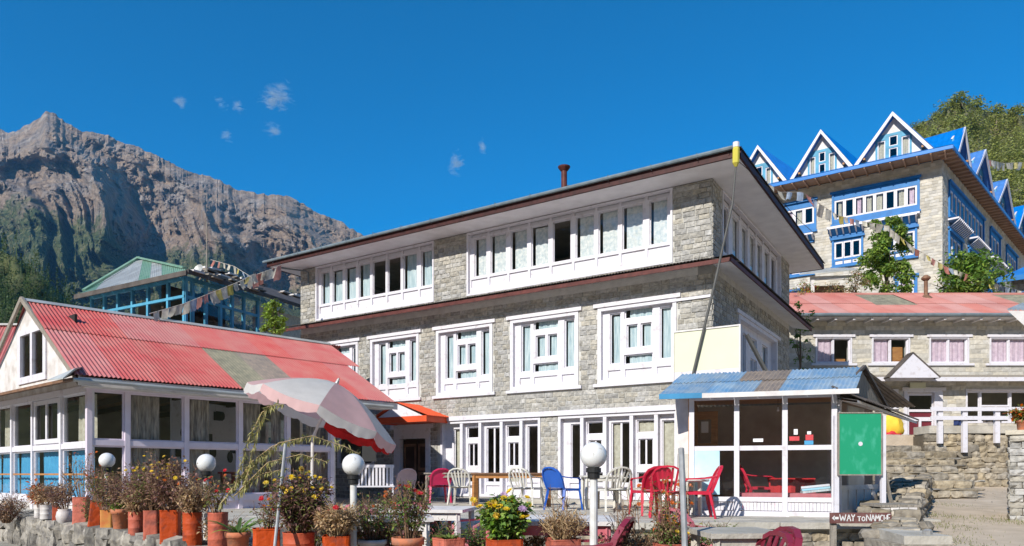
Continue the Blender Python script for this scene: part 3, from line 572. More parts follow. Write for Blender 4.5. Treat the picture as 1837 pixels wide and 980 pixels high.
hR = [(1.185, 9.5, 6.4, 8.4), (11.3, 14.4, 6.6, 8.4), (16.4, 20.2, 6.6, 8.4), (1.185, 4.0, 3.9, 5.75), (5.6, 8.6, 3.9, 5.75), (10.8, 14, 3.9, 5.75)]
for fr, a, c, hh in ((LF, -17, 0, hL), (LR, 0, 26, hR)):
    MB().holed(a, c, -4, 9.15, hh, 0, .4).build('wall', 'mortar', lodge, fr)
    MB().box(a if a else 1.5, c if c else -1.5, 2.6, 2.65, -1, 9.1).build('inner_wall', 'dark', lodge, fr)  # lodge rooms coloured near-black to look unlit behind the panes
    for z in (.6, 3.45, 6.15): MB().box((a if a else .6), (c if c else -.6), .42, 2.6, z, z+.1).build('inner_floor', 'dark', lodge, fr)
stL = coursed(LF, -10.5, 0, .5, 9.1, hL, .165, .33, dpt=.05, gap=.012)+coursed(LR, 0, 22, .5, 9.1, hR, .165, .33, dpt=.05, gap=.012)
stL += coursed(LF, -17, -10.5, .5, 9.1, hL, .3, .6, dpt=.05)
put_stones(stL, 'b', 'lodge_stone', lodge)
bband(LF, *hL[0], 8, 7.08, 7.96, dark=(1, 5))
bband(LF, *hL[1], 5, 7.1, 7.9, dark=(4,))
bband(LF, *hL[2], 3, 4.82, 5.6, dark=(0, 1, 2), wp=True); bband(LF, *hL[3], 3, 4.75, 5.55, dark=(0, 1), wp=True); bband(LF, *hL[4], 4, 4.75, 5.3, dark=(0,), wp=True)
bband(LF, *hL[5], 4, 2.0, 3.0, dark=(1,)); bband(LF, *hL[6], 1, 1.0, 3.0)
brackets(LF, -5.5, -3.72, 6.03, 6.42); brackets(LF, -2.92, -1.12, 6.0, 6.42); brackets(LF, -9, -6.3, 6.0, 6.35)
MB().box(-5.6, -1.0, -.35, 0, 6.44, 6.53).build('ledge', 'white', lodge, LF)
bband(LR, *hR[0], 9, 6.95, 7.9, dark=(3, 4, 6)); bband(LR, *hR[1], 3, 6.95, 7.9, dark=(1,)); bband(LR, *hR[2], 4, 6.95, 7.9, dark=(1, 2))
bband(LR, *hR[3], 3, 4.5, 5.4, dark=(1,)); bband(LR, *hR[4], 3, 4.5, 5.4, dark=(1,)); bband(LR, *hR[5], 3, 4.5, 5.4, dark=(0,))
brackets(LR, 1.1, 4.2, 5.85, 6.3); brackets(LR, 5.5, 8.7, 5.85, 6.3); brackets(LR, 10.6, 14.1, 5.85, 6.3)
# eaves: boarded soffit with rafters, blue edge, roof slopes
nL = Vector((-.5577, -.830, 0)); nR = Vector((.719, -.695, 0)); eL = Vector((.830, -.5577, 0)); eR = Vector((.6947, .7193, 0))
def cor(a, b_):   # corner of the two offset lines
    d = nL.x*nR.y-nL.y*nR.x; return Vector(((a*nR.y-nL.y*b_)/d, (nL.x*b_-a*nR.x)/d, 0))
O = LF.o-lodge.location; oc = cor(1.3, .75); ic = Vector((0, 0, 0))
zs = 9.12; Z = lambda z: Vector((0, 0, z))
A = O+oc-eL*19; B = O+oc; C = O+oc+eR*28
b = MB(); b.poly([A+Z(zs+.03), B+Z(zs+.03), O+Z(zs+.06), O-eL*18+Z(zs+.06)]); b.poly([B+Z(zs+.03), C+Z(zs+.03), O+eR*27+Z(zs+.06), O+Z(zs+.06)]); b.build('soffit', 'lsoffit', lodge)
for i in range(26): p = B-eL*(.35+i*.62); MB().bar(p+Z(zs-.02), p-nL*1.3+Z(zs-.0), .07, .1).build('rafter', 'lrafter', lodge)
for i in range(40): p = B+eR*(.4+i*.62); MB().bar(p+Z(zs-.02), p-nR*.75+Z(zs), .07, .1).build('rafter', 'lrafter', lodge)
b = MB(); b.bar(A+Z(zs+.08), B+Z(zs+.08), .07, .17); b.build('eave_edge', 'lblue', lodge); MB().bar(B+Z(zs+.08), C+Z(zs+.08), .07, .17).build('eave_edge', 'lblue', lodge)
mid = O-nL*5-nR*4
b = MB(); b.poly([A+Z(zs+.2), B+Z(zs+.2), B-nL*4-nR*3+Z(zs+2.2), A-nL*4+Z(zs+2.2)]); b.poly([B+Z(zs+.2), C+Z(zs+.2), C-nR*4+Z(zs+2.2), B-nL*4-nR*3+Z(zs+2.2)]); b.poly([A-nL*4+Z(zs+2.2), B-nL*4-nR*3+Z(zs+2.2), C-nR*4+Z(zs+2.2), C-nR*9-eR*20+Z(zs+2.3)]); b.build('roof', 'lblue', lodge)
def dormer(fr, x0, x1, zb, za, win=True, y0=-1.0, dep=5.5):
    xm = (x0+x1)/2; H = za-zb
    for (a, c) in ((x0, xm), (x1, xm)):   # roof slopes, ridged sheet metal, with a real thickness
        s_ = MB(); dx = c-a; u = Vector((0, 1, 0)); v = Vector((a-c, 0, zb-za))
        s_.sheet((c, y0, za), (.2, 1, 0) if fr is LF else (0, 1, 0), v, dep, v.length, pitch=.3, amp=.018, per=4, th=.03); s_.build('dormer_sheet', 'lblue', lodge, fr)
    for a in (x0, x1):
        MB().prism([(a, y0-.03, zb-.02), (a+(.22 if a < xm else -.22), y0-.03, zb-.02), (xm, y0-.03, za-.2), (xm, y0-.03, za+.02)], (0, .08, 0)).build('barge_board', 'white', lodge, fr)
        b = MB(); b.bar((a+(.5 if a < xm else -.5), y0+.05, zb+.25), (a+(.5 if a < xm else -.5), y0+.75, zb+.25), .1, .1); b.build('purlin', 'orwood', lodge, fr)
    yw = y0+.42; xa, xb = x0+.16, x1-.16; ww = (x1-x0)*.46
    zt = lambda x: zb+(H-.16)*(1-abs(x-xm)/(xm-x0))
    gw = MB(); wx0, wx1, wz = xm-ww/2, xm+ww/2, zb+H*.60
    gw.prism([(xa, yw, zb-.1), (wx0, yw, zb-.1), (wx0, yw, zt(wx0)), (xa, yw, zt(xa))], (0, .1, 0)); gw.prism([(wx1, yw, zb-.1), (xb, yw, zb-.1), (xb, yw, zt(xb)), (wx1, yw, zt(wx1))], (0, .1, 0)); gw.prism([(wx0, yw, wz), (wx1, yw, wz), (wx1, yw, max(wz+.01, zt(wx1))), (xm, yw, zt(xm)), (wx0, yw, max(wz+.01, zt(wx0)))], (0, .1, 0))
    gw.build('gable_wall', 'wdull', lodge, fr)
    h = zb+.12; W = ww/3; P = [(wx0+.1, wx0+W-.1, h, wz-.3), (wx0+W+.08, wx1-W-.08, h, h+(wz-h)*.4), (wx0+W+.08, wx1-W-.08, h+(wz-h)*.48, wz-.14), (wx1-W+.1, wx1-.1, h, wz-.3)]
    b = MB(); b.holed(wx0, wx1, zb-.1, wz, P, yw-.05, yw+.05); o = b.build('window', 'teal', lodge, fr)
    for i, p in enumerate(P):
        f = MB().holed(*p, [(p[0]+.05, p[1]-.05, p[2]+.05, p[3]-.05)], yw-.02, yw+.04).build('window_sash', 'white', o)
        MB().add([(p[0], yw+.01, p[2]), (p[1], yw+.01, p[2]), (p[1], yw+.01, p[3]), (p[0], yw+.01, p[3])], [(0, 1, 2, 3)]).build('pane', 'glass', o)
        if i in (0, 3): MB().wave(p[0], p[1], p[2], p[3], yw+.12, n=8, amp=.02).build('curtain', 'curtain4', o)
    MB().box(xm-.55, xm+.55, yw+1.0, yw+1.05, zb-.3, zb+H*.5).build('unlit_attic_sheet', 'dark', lodge, fr)  # dark sheet behind the dormer window stands for the unlit attic
for x0, x1 in ((-4.1, -.33), (-7.45, -4.13), (-10.9, -7.6)): dormer(LF, x0, x1, 9.45, 11.85)
for x0, x1, za in ((.0, 2.9, 11.1), (3.9, 8.9, 11.5), (9.8, 15.5, 11.6), (16.4, 22, 11.7)): dormer(LR, x0, x1, 9.35, za, y0=-.75)
# small porch on the left of the lodge
pc = at(1500, 500, 33)
PO = Fr(pc.x, 33, 9, -8)
porch = empty('lodge_porch', PO.w(0, 1, 0), 'small grey sheet roofed porch on white posts in front of the blue lodge', 'porch')
b = MB(); b.prism([(-1.75, -.6, 1.6), (1.0, -.6, 1.7), (.9, 1.8, 2.45), (-.6, 1.8, 2.45)], (0, 0, .05)); b.build('roof', 'zinc', porch, PO)
b = MB(); b.box(-1.2, .75, -.3, -.2, 1.42, 1.58); b.build('beam', 'wdull', porch, PO)
for x in (-1.1, .65): MB().box(x-.07, x+.07, -.32, -.18, -1, 1.42).build('post', 'wdull', porch, PO)
MB().box(-1.0, .7, 1.2, 1.3, -1, 1.5).build('wall', 'brownwood', porch, PO)
# house corner with a blue roof at the right edge
NC = Fr(26.2, 32, 6, -25)
nb = empty('blue_roofed_house', NC.w(3, 2, 0), 'stone house corner with a blue roof and blue window at the right edge', 'building')
q = at(1790, 500, 32); e0 = NC.i @ q
b = MB(); z9 = e0.z; b.add([(e0.x, e0.y, z9), (e0.x+8, e0.y, z9+.35), (e0.x+9, e0.y+4.5, z9+2.9), (e0.x+2.9, e0.y+3.0, z9+1.7)], [(0, 1, 2, 3)]); b.add([(e0.x, e0.y, z9-.06), (e0.x+8, e0.y, z9+.29), (e0.x+9, e0.y+4.5, z9+2.84), (e0.x+2.9, e0.y+3.0, z9+1.64)], [(3, 2, 1, 0)]); b.build('roof', 'lblue', nb, NC)
b = MB(); b.bar((e0.x-.05, e0.y-.03, z9-.08), (e0.x+8, e0.y-.03, z9+.27), .06, .22); b.build('eave_edge', 'lblue2', nb, NC)
b = MB(); b.holed(e0.x+.6, e0.x+8, 0, z9, [(e0.x+.95, e0.x+2.4, 1.3, z9-.55)], e0.y+.6, e0.y+.9); b.build('wall', 'mortar', nb, NC)
put_stones(coursed(NC, e0.x+.6, e0.x+4.5, 1., z9, [(e0.x+.95, e0.x+2.4, 1.3, z9-.55)], .2, .4, y=e0.y+.6), 'b', 'rubble', nb)
b = MB(); b.holed(e0.x+.95, e0.x+2.4, 1.3, z9-.55, [(e0.x+1.1, e0.x+1.6, 1.4, z9-.7), (e0.x+1.75, e0.x+2.3, 1.4, z9-.7)], e0.y+.5, e0.y+.7); o = b.build('window', 'lblue2', nb, NC)
MB().add([(e0.x+1, e0.y+.65, 1.4), (e0.x+2.35, e0.y+.65, 1.4), (e0.x+2.35, e0.y+.65, z9-.7), (e0.x+1, e0.y+.65, z9-.7)], [(0, 1, 2, 3)]).build('pane', 'glass', o)
# ================================================================ ROW HOUSE (pink-red roof)
RH = Fr(15, 26, 2.8, 0)
row = empty('row_house', RH.w(0, 3, 0), 'long two storey pale stone house with a faded pink red roof above the path', 'building')
xr = RH.x; W4 = [(1463, 1528), (1564, 1632), (1667, 1738), (1775, 1847)]
ww = [(xr(a), xr(c), 2.76, 3.72) for a, c in W4]
dr = (xr(1621), xr(1690), 0, 1.86); lw = (xr(1732), xr(1905), .62, 1.86)
hh = ww+[dr, lw]; RX0, RX1 = -5.02, 9.
MB().holed(RX0, RX1, -.5, 4.6, [(h[0]+.02, h[1]-.02, h[2]+.0, h[3]-.02) for h in hh], 0, .35).build('wall', 'mortar', row, RH)
b = MB(); b.box(RX0, RX0+.3, .35, 5.5, -.5, 4.6); b.box(RX1-.3, RX1, .35, 5.5, -.5, 4.6); b.box(RX0, RX1, 5.2, 5.5, -.5, 4.6); b.build('wall', 'mortar', row, RH)
b = MB(); b.box(RX0+.31, RX1-.31, .36, 5.19, 2.2, 2.3); b.box(RX0+.31, RX1-.31, 2.5, 2.6, 0, 4.4); b.box(RX0+.31, RX1-.31, .36, 5.2, 4.5, 4.55); b.build('inner_floor', 'inwall', row, RH)
put_stones(coursed(RH, RX0, 6.6, 0, 4.5, [(h[0]-.02, h[1]+.02, h[2]-.14, h[3]+.1) for h in ww]+[(dr[0]-.02, dr[1]+.02, 0, 1.9), (lw[0], lw[1], lw[2], lw[3]+.05), (-9, 9, 2.16, 2.34)], .165, .5, gap=.01, dpt=.05, proud=.015), 'b', 'blk', row)
for i, (a, c, z0, z1) in enumerate(ww):
    m_ = (a+c)/2; o = window(row, RH, a, c, z0, z1, [(a+.10, m_-.05, z0+.09, z1-.09), (m_+.05, c-.10, z0+.09, z1-.09)], border=.05, rec=.03, sash=.02, curtain=None, sill=.16, lintel=.1)
    cu = [((a+.1, m_-.05, 1),), ((a+.1, m_-.05, 1),), ((a+.1, m_-.05, 1), (m_+.05, c-.1, 1)), ((a+.1, m_-.05, 1), (m_+.05, c-.1, 1))][i]
    for p0, p1, _ in cu: MB().wave(p0+.02, p1, z0+.05, z1-.05, .12, amp=.012).build('curtain', 'lilacc', o, smooth=True)
    if i < 2: MB().box(m_+.05, c-.1, .3, .34, z0+.02, z0+.22 if i == 0 else z1-.3).build('inner_shutter', 'orwood', o)
# eave, rafters, roof with two old panels
b = MB(); b.box(RX0-.35, RX1, -.62, 0, 4.30, 4.33); b.build('soffit', 'wdull', row, RH)
for i in range(22): x = RX0+.1+i*.64; MB().box(x, x+.08, -.6, 0, 4.22, 4.30).build('rafter', 'wdull', row, RH)
b = MB(); b.tube([(RX0-.4, -.68, 4.38), (RX1, -.68, 4.38)], .06, 8); b.build('gutter', 'gutter', row, RH)
ra = Vector((RX0-.35, -.7, 4.45)); rb = Vector((0, 3.2, 1.45)); rl = rb.length
x = RX0-.4; i = 0
while x < RX1:
    k = 'oldsheet' if i in (5, 6, 12, 13) else 'redroof2'; b = MB()
    lo_ = Vector((x, -.7, 4.42))
    if k == 'oldsheet':
        b.sheet(lo_+rb*.0, (1, 0, 0), rb, .78, rl*.42, amp=.012, per=5); b.build('roof_sheet', 'redroof2', row, RH); b = MB(); b.sheet(lo_+rb*.42, (1, 0, 0), rb, .78, rl*.58, amp=.012, per=5); b.build('roof_sheet', 'oldsheet', row, RH)
    else:
        b.sheet(lo_, (1, 0, 0), rb, .78, rl*.5, amp=.012, per=5); b.build('roof_sheet', k, row, RH); b = MB(); b.sheet(lo_+rb*.48+Vector((0, 0, .02)), (1, 0, 0), rb, .78, rl*.52, amp=.012, per=5); b.build('roof_sheet', k, row, RH)
    x += .77; i += 1
b = MB(); b.box(RX0-.4, RX1, 2.4, 2.7, 5.84, 5.92); b.add([(RX0-.4, 2.6, 5.9), (RX1, 2.6, 5.9), (RX1, 5.9, 4.4), (RX0-.4, 5.9, 4.4)], [(0, 1, 2, 3)]); b.build('ridge_cap', 'redroof2', row, RH)
p = RH.hit(1661, 545, 1, 2.0); b = MB(); b.lathe([(.07, 5.3), (.07, 6.35), (.0, 6.35)], 10, (p.x, 2.)); b.lathe([(.11, 6.3), (.17, 6.36), (.16, 6.42), (.06, 6.5), (0, 6.5)], 10, (p.x, 2.)); b.lathe([(.07, 5.75), (.35, 5.5)], 8, (p.x, 2.)); b.build('chimney_pipe', 'brownwood', row, RH)
# stone slab pent roof, small gabled porch, door, name board, lower window
b = MB(); b.add([(RX0, -.55, 2.16), (RX1, -.55, 2.16), (RX1, 0, 2.36), (RX0, 0, 2.36), (RX0, -.55, 2.10), (RX1, -.55, 2.10), (RX1, 0, 2.30), (RX0, 0, 2.30)], [(0, 1, 2, 3), (7, 6, 5, 4), (0, 4, 5, 1), (0, 3, 7, 4)]); b.build('pent_roof', 'greywood', row, RH)
b = MB(); b.box(RX0, RX1, -.60, -.57, 2.06, 2.2); b.build('pent_fascia', 'white', row, RH)
pg = [xr(1593, -.9), xr(1636, -.9), xr(1685, -.9)]
b = MB(); b.prism([(pg[0]+.02, -.97, 2.13), (pg[2]-.02, -.97, 2.13), (pg[1], -.97, 2.96)], (0, .05, 0)); b.build('porch_gable', 'white', row, RH)
for e, k in ((pg[0], 0), (pg[2], 1)):
    b = MB(); b.bar((e, -.80, 2.14), (pg[1], -.80, 3.0), .36, .05, up=(-.7 if k == 0 else .7, 0, 1) if False else (0, 0, 1)); b.build('porch_roof', 'dkroof', row, RH)
b = MB(); a, c = dr[0], dr[1]; b.holed(a, c, 0, 1.86, [(a+.12, c-.30, 0, 1.72)], -.05, .1); b.box(a-.08, c+.1, -.08, 0, 1.78, 1.9); b.build('door_frame', 'white', row, RH)
da, dc = a+.13, c-.31; d = MB().holed(da, dc, .01, 1.71, [(da+.09, dc-.03, 1.12, 1.62), (da+.09, dc-.03, .84, 1.03), (da+.09, (da+dc)/2-.02, .12, .70), ((da+dc)/2+.06, dc-.03, .12, .70)], .04, .09).build('door', 'white', row, RH)
MB().box(da+.05, dc-.01, .095, .11, .1, 1.05).build('door_panel', 'maroonpanel', d); MB().add([(da+.05, .07, 1.1), (dc, .07, 1.1), (dc, .07, 1.65), (da+.05, .07, 1.65)], [(0, 1, 2, 3)]).build('pane', 'glass2', d)
nbd = MB(); nbd.box(xr(1632, -.1), xr(1660, -.1), -.13, -.09, 1.87, 2.07); tag(nbd.build('name_board', 'cream', None, RH), 'small blank cream name board above the maroon and white door', 'board')
wb = MB(); wb.box(xr(1578), xr(1610), -.08, -.03, 1.12, 1.84); tag(wb.build('wall_board', 'white', None, RH), 'white blank board on the stone wall left of the maroon door', 'board')
a, c = lw[0], lw[1]; P = [(a+.1, a+.5, .7, 1.72), (a+.62, a+1.58, 1.28, 1.72), (a+.62, a+1.08, .7, 1.2), (a+1.16, a+1.58, .7, 1.2), (a+1.7, a+2.2, .7, 1.72), (a+2.3, c-.1, .7, 1.72)]
window(row, RH, a, c, .62, 1.86, P, border=.06, rec=.03, sash=.02, curtain=None)
# ================================================================ SUN ROOM KIOSK with a blue sheet roof
KF = Fr(3.13, 12.7, .87, -17.1); KS = Fr(5.41, 12.0, .87, 47.3)
kio = empty('glass_kiosk', KF.w(1.2, 1, 0), 'white framed glass sun room kiosk with a patched blue corrugated roof', 'kiosk')
kx = [.03, .785, 1.565, 2.335]
def kglaze(fr, xs, zb, zm, zt, wain=True, sw=.085, root=kio, back=False):
    for x in xs: MB().box(x-sw/2, x+sw/2, -.035, .05, .02, zt+.03).build('post', 'white', root, fr)
    b = MB(); b.box(xs[0]-sw/2, xs[-1]+sw/2, -.045, .06, zt+.03, zt+.14); b.build('top_beam', 'white', root, fr)
    b = MB(); b.box(xs[0]-sw/2, xs[-1]+sw/2, -.045, .06, -.04, .09); b.build('sill_beam', 'white', root, fr)
    for i in range(len(xs)-1):
        a, c = xs[i]+sw/2, xs[i+1]-sw/2
        MB().box(a, c, -.02, .04, zm-.04, zm+.04).build('rail', 'white', root, fr); MB().box(a, c, -.025, .04, zb-.08, zb).build('rail', 'white', root, fr)
        for q0, q1 in ((zb, zm-.04), (zm+.04, zt+.03)): MB().add([(a, .01, q0), (c, .01, q0), (c, .01, q1), (a, .01, q1)], [(0, 1, 2, 3)]).build('pane', 'glass', root, fr)
        n = max(2, int((c-a)/.055))
        for j in range(n): w_ = (c-a)/n; MB().box(a+j*w_+.003, a+(j+1)*w_-.003, -.005+.004*(j % 2), .03, .10, zb-.085).build('plank', 'white', root, fr)
kglaze(KF, kx, .33, 1.17, 1.98)
# side: half open, white boards below
MB().box(.04, .12, -.03, .05, 0, 2.0).build('post', 'white', kio, KS); MB().box(2.2, 2.28, -.03, .05, 0, 2.0).build('post', 'white', kio, KS)
b = MB(); b.box(.12, 2.2, -.01, .04, .45, .53); b.build('rail', 'wdull', kio, KS); b = MB(); b.box(.12, 2.2, -.01, .04, .05, .12); b.build('rail', 'wdull', kio, KS)
for i in range(5): MB().box(.13+i*.43, .5+i*.43, .0, .03, .12, .45).build('plank', 'wdull', kio, KS)
b = MB(); b.box(.55, 1.4, .0, .03, .53, 1.9); b.build('side_panel', 'zinc', kio, KS)
# back and left walls, floor
kb = lambda x, y: KF.w(x, y, 0)
b = MB(); b.poly([(0, 0, .05), (2.38, 0, .05), (3.3, 2.3, .05), (0, 2.3, .05)]); b.build('floor', 'concrete', kio, KF)
MB().box(0, 3.3, 2.3, 2.36, 0, 2.1).build('back_wall', 'inwall', kio, KF); MB().box(-.03, .03, .06, 2.3, 0, 2.1).build('side_wall', 'orwood', kio, KF)
b = MB(); b.poly([(-.2, 0, 2.14), (2.45, 0, 2.14), (3.4, 2.35, 2.14), (-.2, 2.35, 2.14)]); b.build('ceiling', 'orwood', kio, KF)
# roof: front slope in coloured sheets, back slope, boarded gable, side awning
eA = Vector((-.50, -.28, 2.10)); ridge_y = 1.15; rZ = 2.62; ks = KF.i @ KS.w(1.2, 0, 0)
x = -.5; i = 0; cols = ['bluesheet', 'bluesheet', 'bluesheet', 'rustsheet', 'bluesheet', 'bluesheet', 'bluesheet', 'bluesheet']
xe_f, xe_b = 2.62, ks.x+.06
n = 8
for i in range(n):
    t0, t1 = i/n, (i+1)/n; f0 = -.5+(xe_f+.5)*t0; f1 = -.5+(xe_f+.5)*t1; g0 = -.2+(xe_b+.2)*t0; g1 = -.2+(xe_b+.2)*t1
    for (v0, v1, dz_) in ((0, .56, 0), (.53, 1, .02)):
        P0 = Vector((f0, -.3, 2.10)).lerp(Vector((g0, ridge_y, rZ)), v0); P1 = Vector((f1, -.3, 2.10)).lerp(Vector((g1, ridge_y, rZ)), v0); Q1 = Vector((f1, -.3, 2.10)).lerp(Vector((g1, ridge_y, rZ)), v1); Q0 = Vector((f0, -.3, 2.10)).lerp(Vector((g0, ridge_y, rZ)), v1)
        b = MB(); dzv = Vector((0, 0, dz_+.002*(i % 2)))
        roofquad(b, P0+dzv, P1+dzv, Q1+dzv, Q0+dzv, pitch=.07); b.build('roof_sheet', 'rustsheet' if i in (4,) or (i == 3 and v0 > 0) else 'bluesheet', kio, KF)
b = MB(); roofquad(b, (xe_b+1.2, 2.9, 2.05), (-.2, 2.9, 2.05), (-.2, ridge_y, rZ), (xe_b, ridge_y, rZ)); b.build('roof_sheet', 'rustsheet', kio, KF)
b = MB(); b.box(-.5, .22, -.35, -.31, 2.02, 2.11); b.build('fascia', 'cblue', kio, KF); b = MB(); b.box(.22, 2.66, -.35, -.31, 2.02, 2.10); b.build('fascia', 'wdull', kio, KF)
for i in range(20):
    a = i*.12; c = a+.112; zt = lambda x: 2.0+.56*(1-abs(x-1.2)/1.25)
    if i*.12 < 2.4: MB().prism([(a, -.02, 1.98), (c, -.02, 1.98), (c, -.02, zt(c)), (a, -.02, zt(a))], (0, .02, 0)).build('plank', 'greywood', kio, KS)
b = MB(); b.bar((-.15, -.06, 2.02), (1.2, -.06, 2.64), .05, .05); b.bar((1.2, -.06, 2.64), (2.7, -.06, 1.95), .05, .05); b.build('verge', 'dkroof', kio, KS)
b = MB(); b.add([(-.05, -.0, 2.0), (2.5, 0, 2.0), (2.9, -.5, 1.72), (-.35, -.42, 1.9), (-.05, -.0, 1.96), (2.5, 0, 1.96), (2.9, -.5, 1.68), (-.35, -.42, 1.86)], [(0, 3, 2, 1), (4, 5, 6, 7), (3, 7, 6, 2)]); b.build('side_awning', 'wdull', kio, KS)
b = MB(); b.sheet((2.95, -.52, 1.75), (-1, 0, .045), (.0, .53, .27), 3.2, .6, pitch=.08); b.build('awning_sheet', 'dkroof', kio, KS)
# ================================================================ GROUND
def struct(b, name, m, fr=None, smooth=False): return tag(b.build(name, m, None, fr, smooth), kind='structure')
b = MB(); b.box(-3200, 2500, -700, 3600, -.6, -.5); struct(b, 'ground', 'path')
def slab(name, pts, z, m, low=-.5, edge=None):
    b = MB(); b.prism([(x, y, low) for x, y in pts], (0, 0, z-low)); return struct(b, name, m)
slab('courtyard', [(-12, -3), (2.5, -3), (4.95, 9), (5.85, 10.7), (5.85, 12), (-12, 13)], .45, 'flag')
TE = [(-9, 12.7), (-4.4, 8.4), (-2.5, 10.6), (5.85, 10.85), (9.3, 16.4), (9.6, 24.5), (9.6, 26), (-30, 40), (-30, 18)]
slab('terrace', TE, .87, 'concrete')
# path up to the right
def pz(y): return .55+.052*(y-9)
n = 26; b = MB(); vs = []
nxp = 18
for j in range(n+1):
    y = 6+j*.7
    for i in range(nxp+1):
        x = (5.8+(y-10.7)*(.6 if y > 10.7 else .53))+i*.42; z = pz(y)+.05*noise.noise(Vector((x*.7, y*.7, 1)))+(.10 if i == 0 else 0)*0; vs.append((x, y, z))
fs = [(j*(nxp+1)+i, j*(nxp+1)+i+1, (j+1)*(nxp+1)+i+1, (j+1)*(nxp+1)+i) for j in range(n) for i in range(nxp)]
b.add(vs, fs); struct(b, 'path', 'path', smooth=True)
slab('upper_terrace', [(10.2, 22.3), (40, 22.3), (40, 34), (10.2, 34)], 2.79, 'path')
b = MB(); b.prism([(8, 29.5, 0), (45, 29.5, 0), (60, 60, 0), (8, 60, 0)], (0, 0, 8.3)); struct(b, 'hillside', 'path')
# ================================================================ MOUNTAIN
def interp(pts, x):
    if x <= pts[0][0]: return pts[0][1]
    for (a, b_), (c, d) in zip(pts, pts[1:]):
        if x <= c: return b_+(d-b_)*(x-a)/(c-a)
    return pts[-1][1]
def rockmat():
    m = bpy.data.materials.new('mountain_rock'); m.use_nodes = True; t = m.node_tree; N = t.nodes; L = t.links; b = N['Principled BSDF']; b.inputs['Roughness'].default_value = 1; b.inputs['Specular IOR Level'].default_value = .1
    g = N.new('ShaderNodeNewGeometry'); sp = N.new('ShaderNodeSeparateXYZ'); L.new(g.outputs['Position'], sp.inputs[0])
    def nz(s, d=8, dist=0, sc3=(1, 1, 1), rough=.55, kind='FBM'):
        mp = N.new('ShaderNodeMapping'); mp.inputs['Scale'].default_value = sc3; mp.inputs['Rotation'].default_value = (.3, .7, .2); L.new(g.outputs['Position'], mp.inputs[0])
        n = N.new('ShaderNodeTexNoise'); n.noise_type = kind; n.inputs['Scale'].default_value = s; n.inputs['Detail'].default_value = d; n.inputs['Distortion'].default_value = dist; n.inputs['Roughness'].default_value = rough; L.new(mp.outputs[0], n.inputs['Vector']); return n.outputs['Fac']
    def ramp(f, *st):
        r = N.new('ShaderNodeValToRGB'); e = r.color_ramp.elements
        while len(e) < len(st): e.new(.5)
        for i, (p, c) in enumerate(st): e[i].position = p; e[i].color = (*c, 1)
        L.new(f, r.inputs[0]); return r.outputs[0]
    def mix(f, a, c):
        x = N.new('ShaderNodeMix'); x.data_type = 'RGBA'; L.new(f, x.inputs[0]); L.new(a, x.inputs[6]); L.new(c, x.inputs[7]); return x.outputs[2]
    rock = ramp(nz(.022, 10, 0, (1, 1, .6), .78), (.36, (.12, .10, .098)), (.5, (.26, .215, .185)), (.64, (.47, .41, .355)))
    grass = ramp(nz(.03, 10, 0, rough=.8), (.38, (.17, .12, .09)), (.62, (.42, .31, .22)))
    wood = ramp(nz(.05, 10, .0, rough=.8), (.40, (.03, .05, .025)), (.52, (.10, .12, .05)), (.62, (.28, .23, .13)))
    f = ramp(nz(.006, 10, 0, rough=.75), (.42, (0, 0, 0)), (.54, (1, 1, 1)))
    base = mix(f, rock, grass)
    # woods low down, thinning upwards
    mr = N.new('ShaderNodeMapRange'); mr.inputs[1].default_value = 400; mr.inputs[2].default_value = 1000; mr.inputs[3].default_value = 1.0; mr.inputs[4].default_value = -.35; L.new(sp.outputs['Z'], mr.inputs[0])
    mx = N.new('ShaderNodeMapRange'); mx.inputs[1].default_value = -1700; mx.inputs[2].default_value = -500; mx.inputs[3].default_value = .30; mx.inputs[4].default_value = -.38; L.new(sp.outputs['X'], mx.inputs[0])
    a1 = N.new('ShaderNodeMath'); a1.operation = 'ADD'; L.new(mr.outputs[0], a1.inputs[0]); L.new(mx.outputs[0], a1.inputs[1])
    a2 = N.new('ShaderNodeMath'); a2.operation = 'ADD'; L.new(a1.outputs[0], a2.inputs[0]); L.new(nz(.008, 10, 0, rough=.75), a2.inputs[1])
    wf = ramp(a2.outputs[0], (.80, (0, 0, 0)), (.96, (1, 1, 1)))
    out = mix(wf, base, wood); L.new(out, b.inputs['Base Color'])
    bp = N.new('ShaderNodeBump'); bp.inputs['Strength'].default_value = 1; bp.inputs['Distance'].default_value = 11; L.new(nz(.03, 12, 0, (1, 1, .7), .85), bp.inputs['Height']); L.new(bp.outputs[0], b.inputs['Normal'])
    return m
MT['rockm'] = rockmat()
SIL = [(-400, 420), (-200, 300), (-60, 215), (0, 229), (14, 240), (41, 227), (67, 215), (82, 200), (96, 203), (122, 221), (143, 235), (184, 240), (224, 256), (265, 272), (302, 291), (347, 309), (388, 321), (429, 340), (469, 348), (510, 351), (543, 364), (571, 384), (612, 397), (637, 413), (700, 445), (900, 520), (1150, 640)]
def ridged(p, o=6, gn=.52):
    a = 1; f = 1; s = 0; w_ = 1
    for _ in range(o):
        q = 1-1.35*abs(noise.noise(p*f)); q = q*w_; w_ = min(1, max(.15, q*1.6)); s += q*a; a *= gn; f *= 2.13
    return s
NX, NT = 600, 260
vs = []
